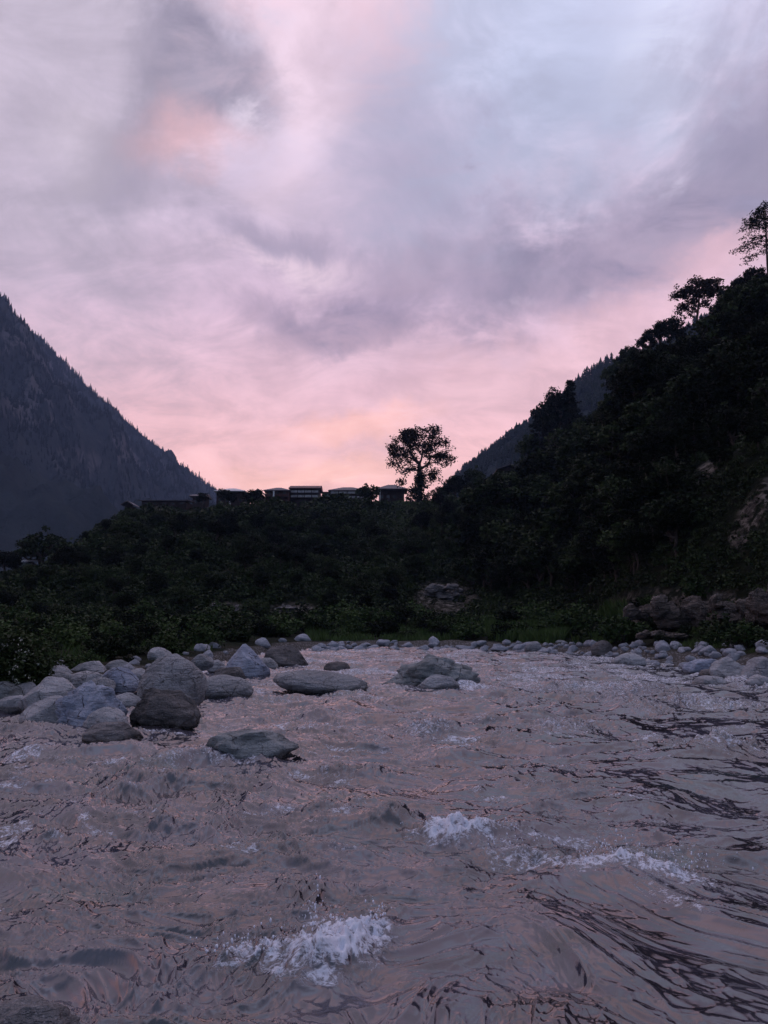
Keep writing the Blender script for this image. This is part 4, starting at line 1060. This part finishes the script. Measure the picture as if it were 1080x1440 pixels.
# ------------------------------------------------------------------ houses
class Box:
    def __init__(s): s.v = []; s.f = []; s.n = 0
    def box(s, x0, x1, y0, y1, z0, z1):
        s.v += [(x0, y0, z0), (x1, y0, z0), (x1, y1, z0), (x0, y1, z0), (x0, y0, z1), (x1, y0, z1), (x1, y1, z1), (x0, y1, z1)]
        s.f += [[s.n + i for i in q] for q in ((0, 3, 2, 1), (4, 5, 6, 7), (0, 1, 5, 4), (1, 2, 6, 5), (2, 3, 7, 6), (3, 0, 4, 7))]; s.n += 8; return s
    def poly(s, vs, fs): s.v += vs; s.f += [[s.n + i for i in q] for q in fs]; s.n += len(vs); return s
    def build(s, name, mat, parent=None): return meshobj(name, s.v, s.f, M[mat], parent)
def roof_poly(x0, x1, y0, y1, z, h, kind, th=.18):
    B_ = Box(); my = (y0 + y1) / 2; mx = (x0 + x1) / 2
    if kind == 'hip':
        i = min((y1 - y0) / 2, (x1 - x0) * .4); top = [(x0 + i, my, z + h), (x1 - i, my, z + h)]
    elif kind == 'ridge': top = [(x0, my, z + h), (x1, my, z + h)]
    if kind in ('hip', 'ridge'):
        vs = [(x0, y0, z), (x1, y0, z), (x1, y1, z), (x0, y1, z)] + top + [(x0, y0, z - th), (x1, y0, z - th), (x1, y1, z - th), (x0, y1, z - th)]
        B_.poly(vs, [[0, 1, 5, 4], [2, 3, 4, 5], [1, 2, 5], [3, 0, 4], [0, 6, 7, 1], [1, 7, 8, 2], [2, 8, 9, 3], [3, 9, 6, 0], [6, 9, 8, 7]])
    elif kind == 'gable':   # gable faces the river
        vs = [(x0, y0, z), (mx, y0, z + h), (x1, y0, z), (x0, y1, z), (mx, y1, z + h), (x1, y1, z)]; vs += [(a, b, c - th) for a, b, c in vs]
        B_.poly(vs, [[0, 1, 4, 3], [1, 2, 5, 4], [6, 9, 10, 7], [7, 10, 11, 8], [0, 6, 7, 1], [1, 7, 8, 2], [3, 4, 10, 9], [4, 5, 11, 10], [0, 3, 9, 6], [2, 8, 11, 5]])
    elif kind == 'shed':
        vs = [(x0, y0, z), (x1, y0, z), (x1, y1, z + h), (x0, y1, z + h)]; vs += [(a, b, c - th) for a, b, c in vs]
        B_.poly(vs, [[0, 1, 2, 3], [4, 7, 6, 5], [0, 4, 5, 1], [1, 5, 6, 2], [2, 6, 7, 3], [3, 7, 4, 0]])
    return B_
def house(px0, px1, yroof, yeave, label, wall='wood', roof='slate', kind='ridge', ybase=706, bands=(), nwin=4, depth=6.0, eave=.6, back=2.0, name='house', posts=False, bandmat='palewood', pillar=None):
    px = (px0 + px1) / 2; az = azel(px, yeave)[0]; r = ridge_r(az) - back; x, y, _ = at(px, yeave, r); y2 = y
    k = math.hypot(x, y) / F / math.cos(az); W = (px1 - px0) * k * .98 / 2
    zt = float(terrain(x, y)); zb = min(zt, at(px, ybase, r)[2]) - 1.0; Z_ = lambda py: at(px, py, r)[2] - zb
    root = empty(name, (x, y, zb)); tag(root, label, 'house')
    ze, zr = Z_(yeave), Z_(yroof - 1.6); wx = W - eave
    Box().box(-wx, wx, 0, depth, 0, ze - .2).build('wall', wall, root)
    if kind == 'gable' : Box().poly([(-wx, .02, ze - .2), (wx, .02, ze - .2), (0, .02, zr - .3), (-wx, .3, ze - .2), (wx, .3, ze - .2), (0, .3, zr - .3)], [[0, 1, 2], [5, 4, 3], [0, 2, 5, 3], [2, 1, 4, 5]]).build('gable_wall', wall, root)
    roof_poly(-W, W, -1.3, depth + .8, ze, zr - ze, kind).build('roof', roof, root)
    top = ze - .5; base = zt - zb + .3
    if bands:
        for bi, py in enumerate(bands):
            zc = Z_(py); b = Box().box(-wx - .1, wx + .1, -1.15, -1.07, zc - .32, zc + .30)
            bl = b.build('balcony_rail', bandmat, root)
            Box().box(-wx - .1, wx + .1, -1.2, 0.0, zc - .55, zc - .40).build('balcony_floor', 'wood', root)
        for q in range(5):
            xx = -wx + 2 * wx * q / 4; Box().box(xx - .09, xx + .09, -1.30, -1.21, base - 1.2, ze - .2).build('post', 'wood', root)
    levels = [Z_(py) + .95 for py in bands] if bands else [max((base + top) / 2, 1.2)]
    for zc in levels:
        if zc + .5 > ze - .2: zc = ze - .85
        for q in range(nwin):
            xx = -wx + 2 * wx * (q + .5) / nwin
            w_ = Box(); h_ = min(.55, (top - base) * .3 + .2)
            w_.box(xx - .5, xx + .5, -.06, -.01, zc - h_, zc + h_); fr_ = w_.build('window', 'woodred', root)
            Box().box(xx - .4, xx + .4, -.09, -.062, zc - h_ + .1, zc + h_ - .1).build('pane', 'glass', fr_)
    if pillar is not None:
        for pp in pillar:
            xx = (pp - px) * k; Box().box(xx - .2, xx + .2, -1.42, -1.0, base - 1.5, ze - .25).build('pillar', 'white', root)
    return root
house(406, 452, 682, 687, 'dark two-storey house with red-brown roof and two pale balcony bands', 'wood', 'rust', 'ridge', bands=(692, 698.5), nwin=5, depth=7)
house(371, 409, 685, 690, 'brown house with grey roof on the left side of the two-storey balcony house', 'woodred', 'slate', 'hip', nwin=3, back=3.5, pillar=(386,), bands=(697,), bandmat='woodred')
house(452, 467, 691.5, 692.5, 'small pale green block with flat roof squeezed between two houses', 'palegreen', 'slate', 'shed', nwin=2, eave=.1, back=1, name='annexe', depth=4)
house(461, 516, 684.5, 690, 'long low dark house with grey roof and pale balcony rail', 'wood', 'slate', 'hip', bands=(693.5, 700), nwin=6, back=3)
house(527, 574, 680.5, 688, 'hipped-roof house with white corner pillars next to the russet tree', 'wood', 'slate', 'hip', nwin=4, back=2, pillar=(534,), depth=7, eave=1.0)
house(302, 346, 686, 691, 'house with pale tin roof half hidden by dark trees on the ridge', 'wood', 'metal', 'hip', nwin=4, back=1, pillar=(325,))
house(354, 373, 689.5, 695, 'small gabled house left of the brown house', 'woodred', 'slate', 'gable', nwin=2, back=1)
house(198, 264, 701.5, 704, 'long flat-roofed dark shed at the left end of the ridge', 'wood', 'slate', 'shed', ybase=716, nwin=5, back=2, name='shed')
house(173, 189, 706.5, 710, 'tiny dark gabled hut at the left tip of the ridge', 'wood', 'slate', 'gable', ybase=716, nwin=1, back=3, name='hut', depth=3)
house(268, 292, 695.5, 698, 'small dark hut with broad roof left of the pale-roofed house', 'wood', 'slate', 'ridge', ybase=710, nwin=2, back=1, name='hut', depth=4)
house(698, 738, 655, 660, 'lone dark house with shallow gabled roof up the right slope', 'wood', 'slate', 'gable', ybase=676, nwin=3, back=6)
house(23, 40, 786, 789, 'small pale tin-roofed house among trees under the mountain at left', 'palegreen', 'metal', 'shed', ybase=802, nwin=2, back=3, depth=3)

pines.clean(); broads.clean(); bushes.clean()

# ------------------------------------------------------------------ haze
hb = Box().box(-2600, 2600, -2600, 2600, -8, 1150)
m = bpy.data.materials.new('haze'); m.use_nodes = True; nt = m.node_tree; nt.nodes.clear()
out = nt.nodes.new('ShaderNodeOutputMaterial'); pv = nt.nodes.new('ShaderNodeVolumePrincipled')
pv.inputs['Color'].default_value = (.42, .60, 1, 1); pv.inputs['Density'].default_value = 1.35e-4; pv.inputs['Anisotropy'].default_value = .2
nt.links.new(pv.outputs[0], out.inputs['Volume'])
hz_o = meshobj('haze', hb.v, hb.f, m); tag(hz_o, 'thin blue evening haze filling the valley', 'haze', kind='stuff')
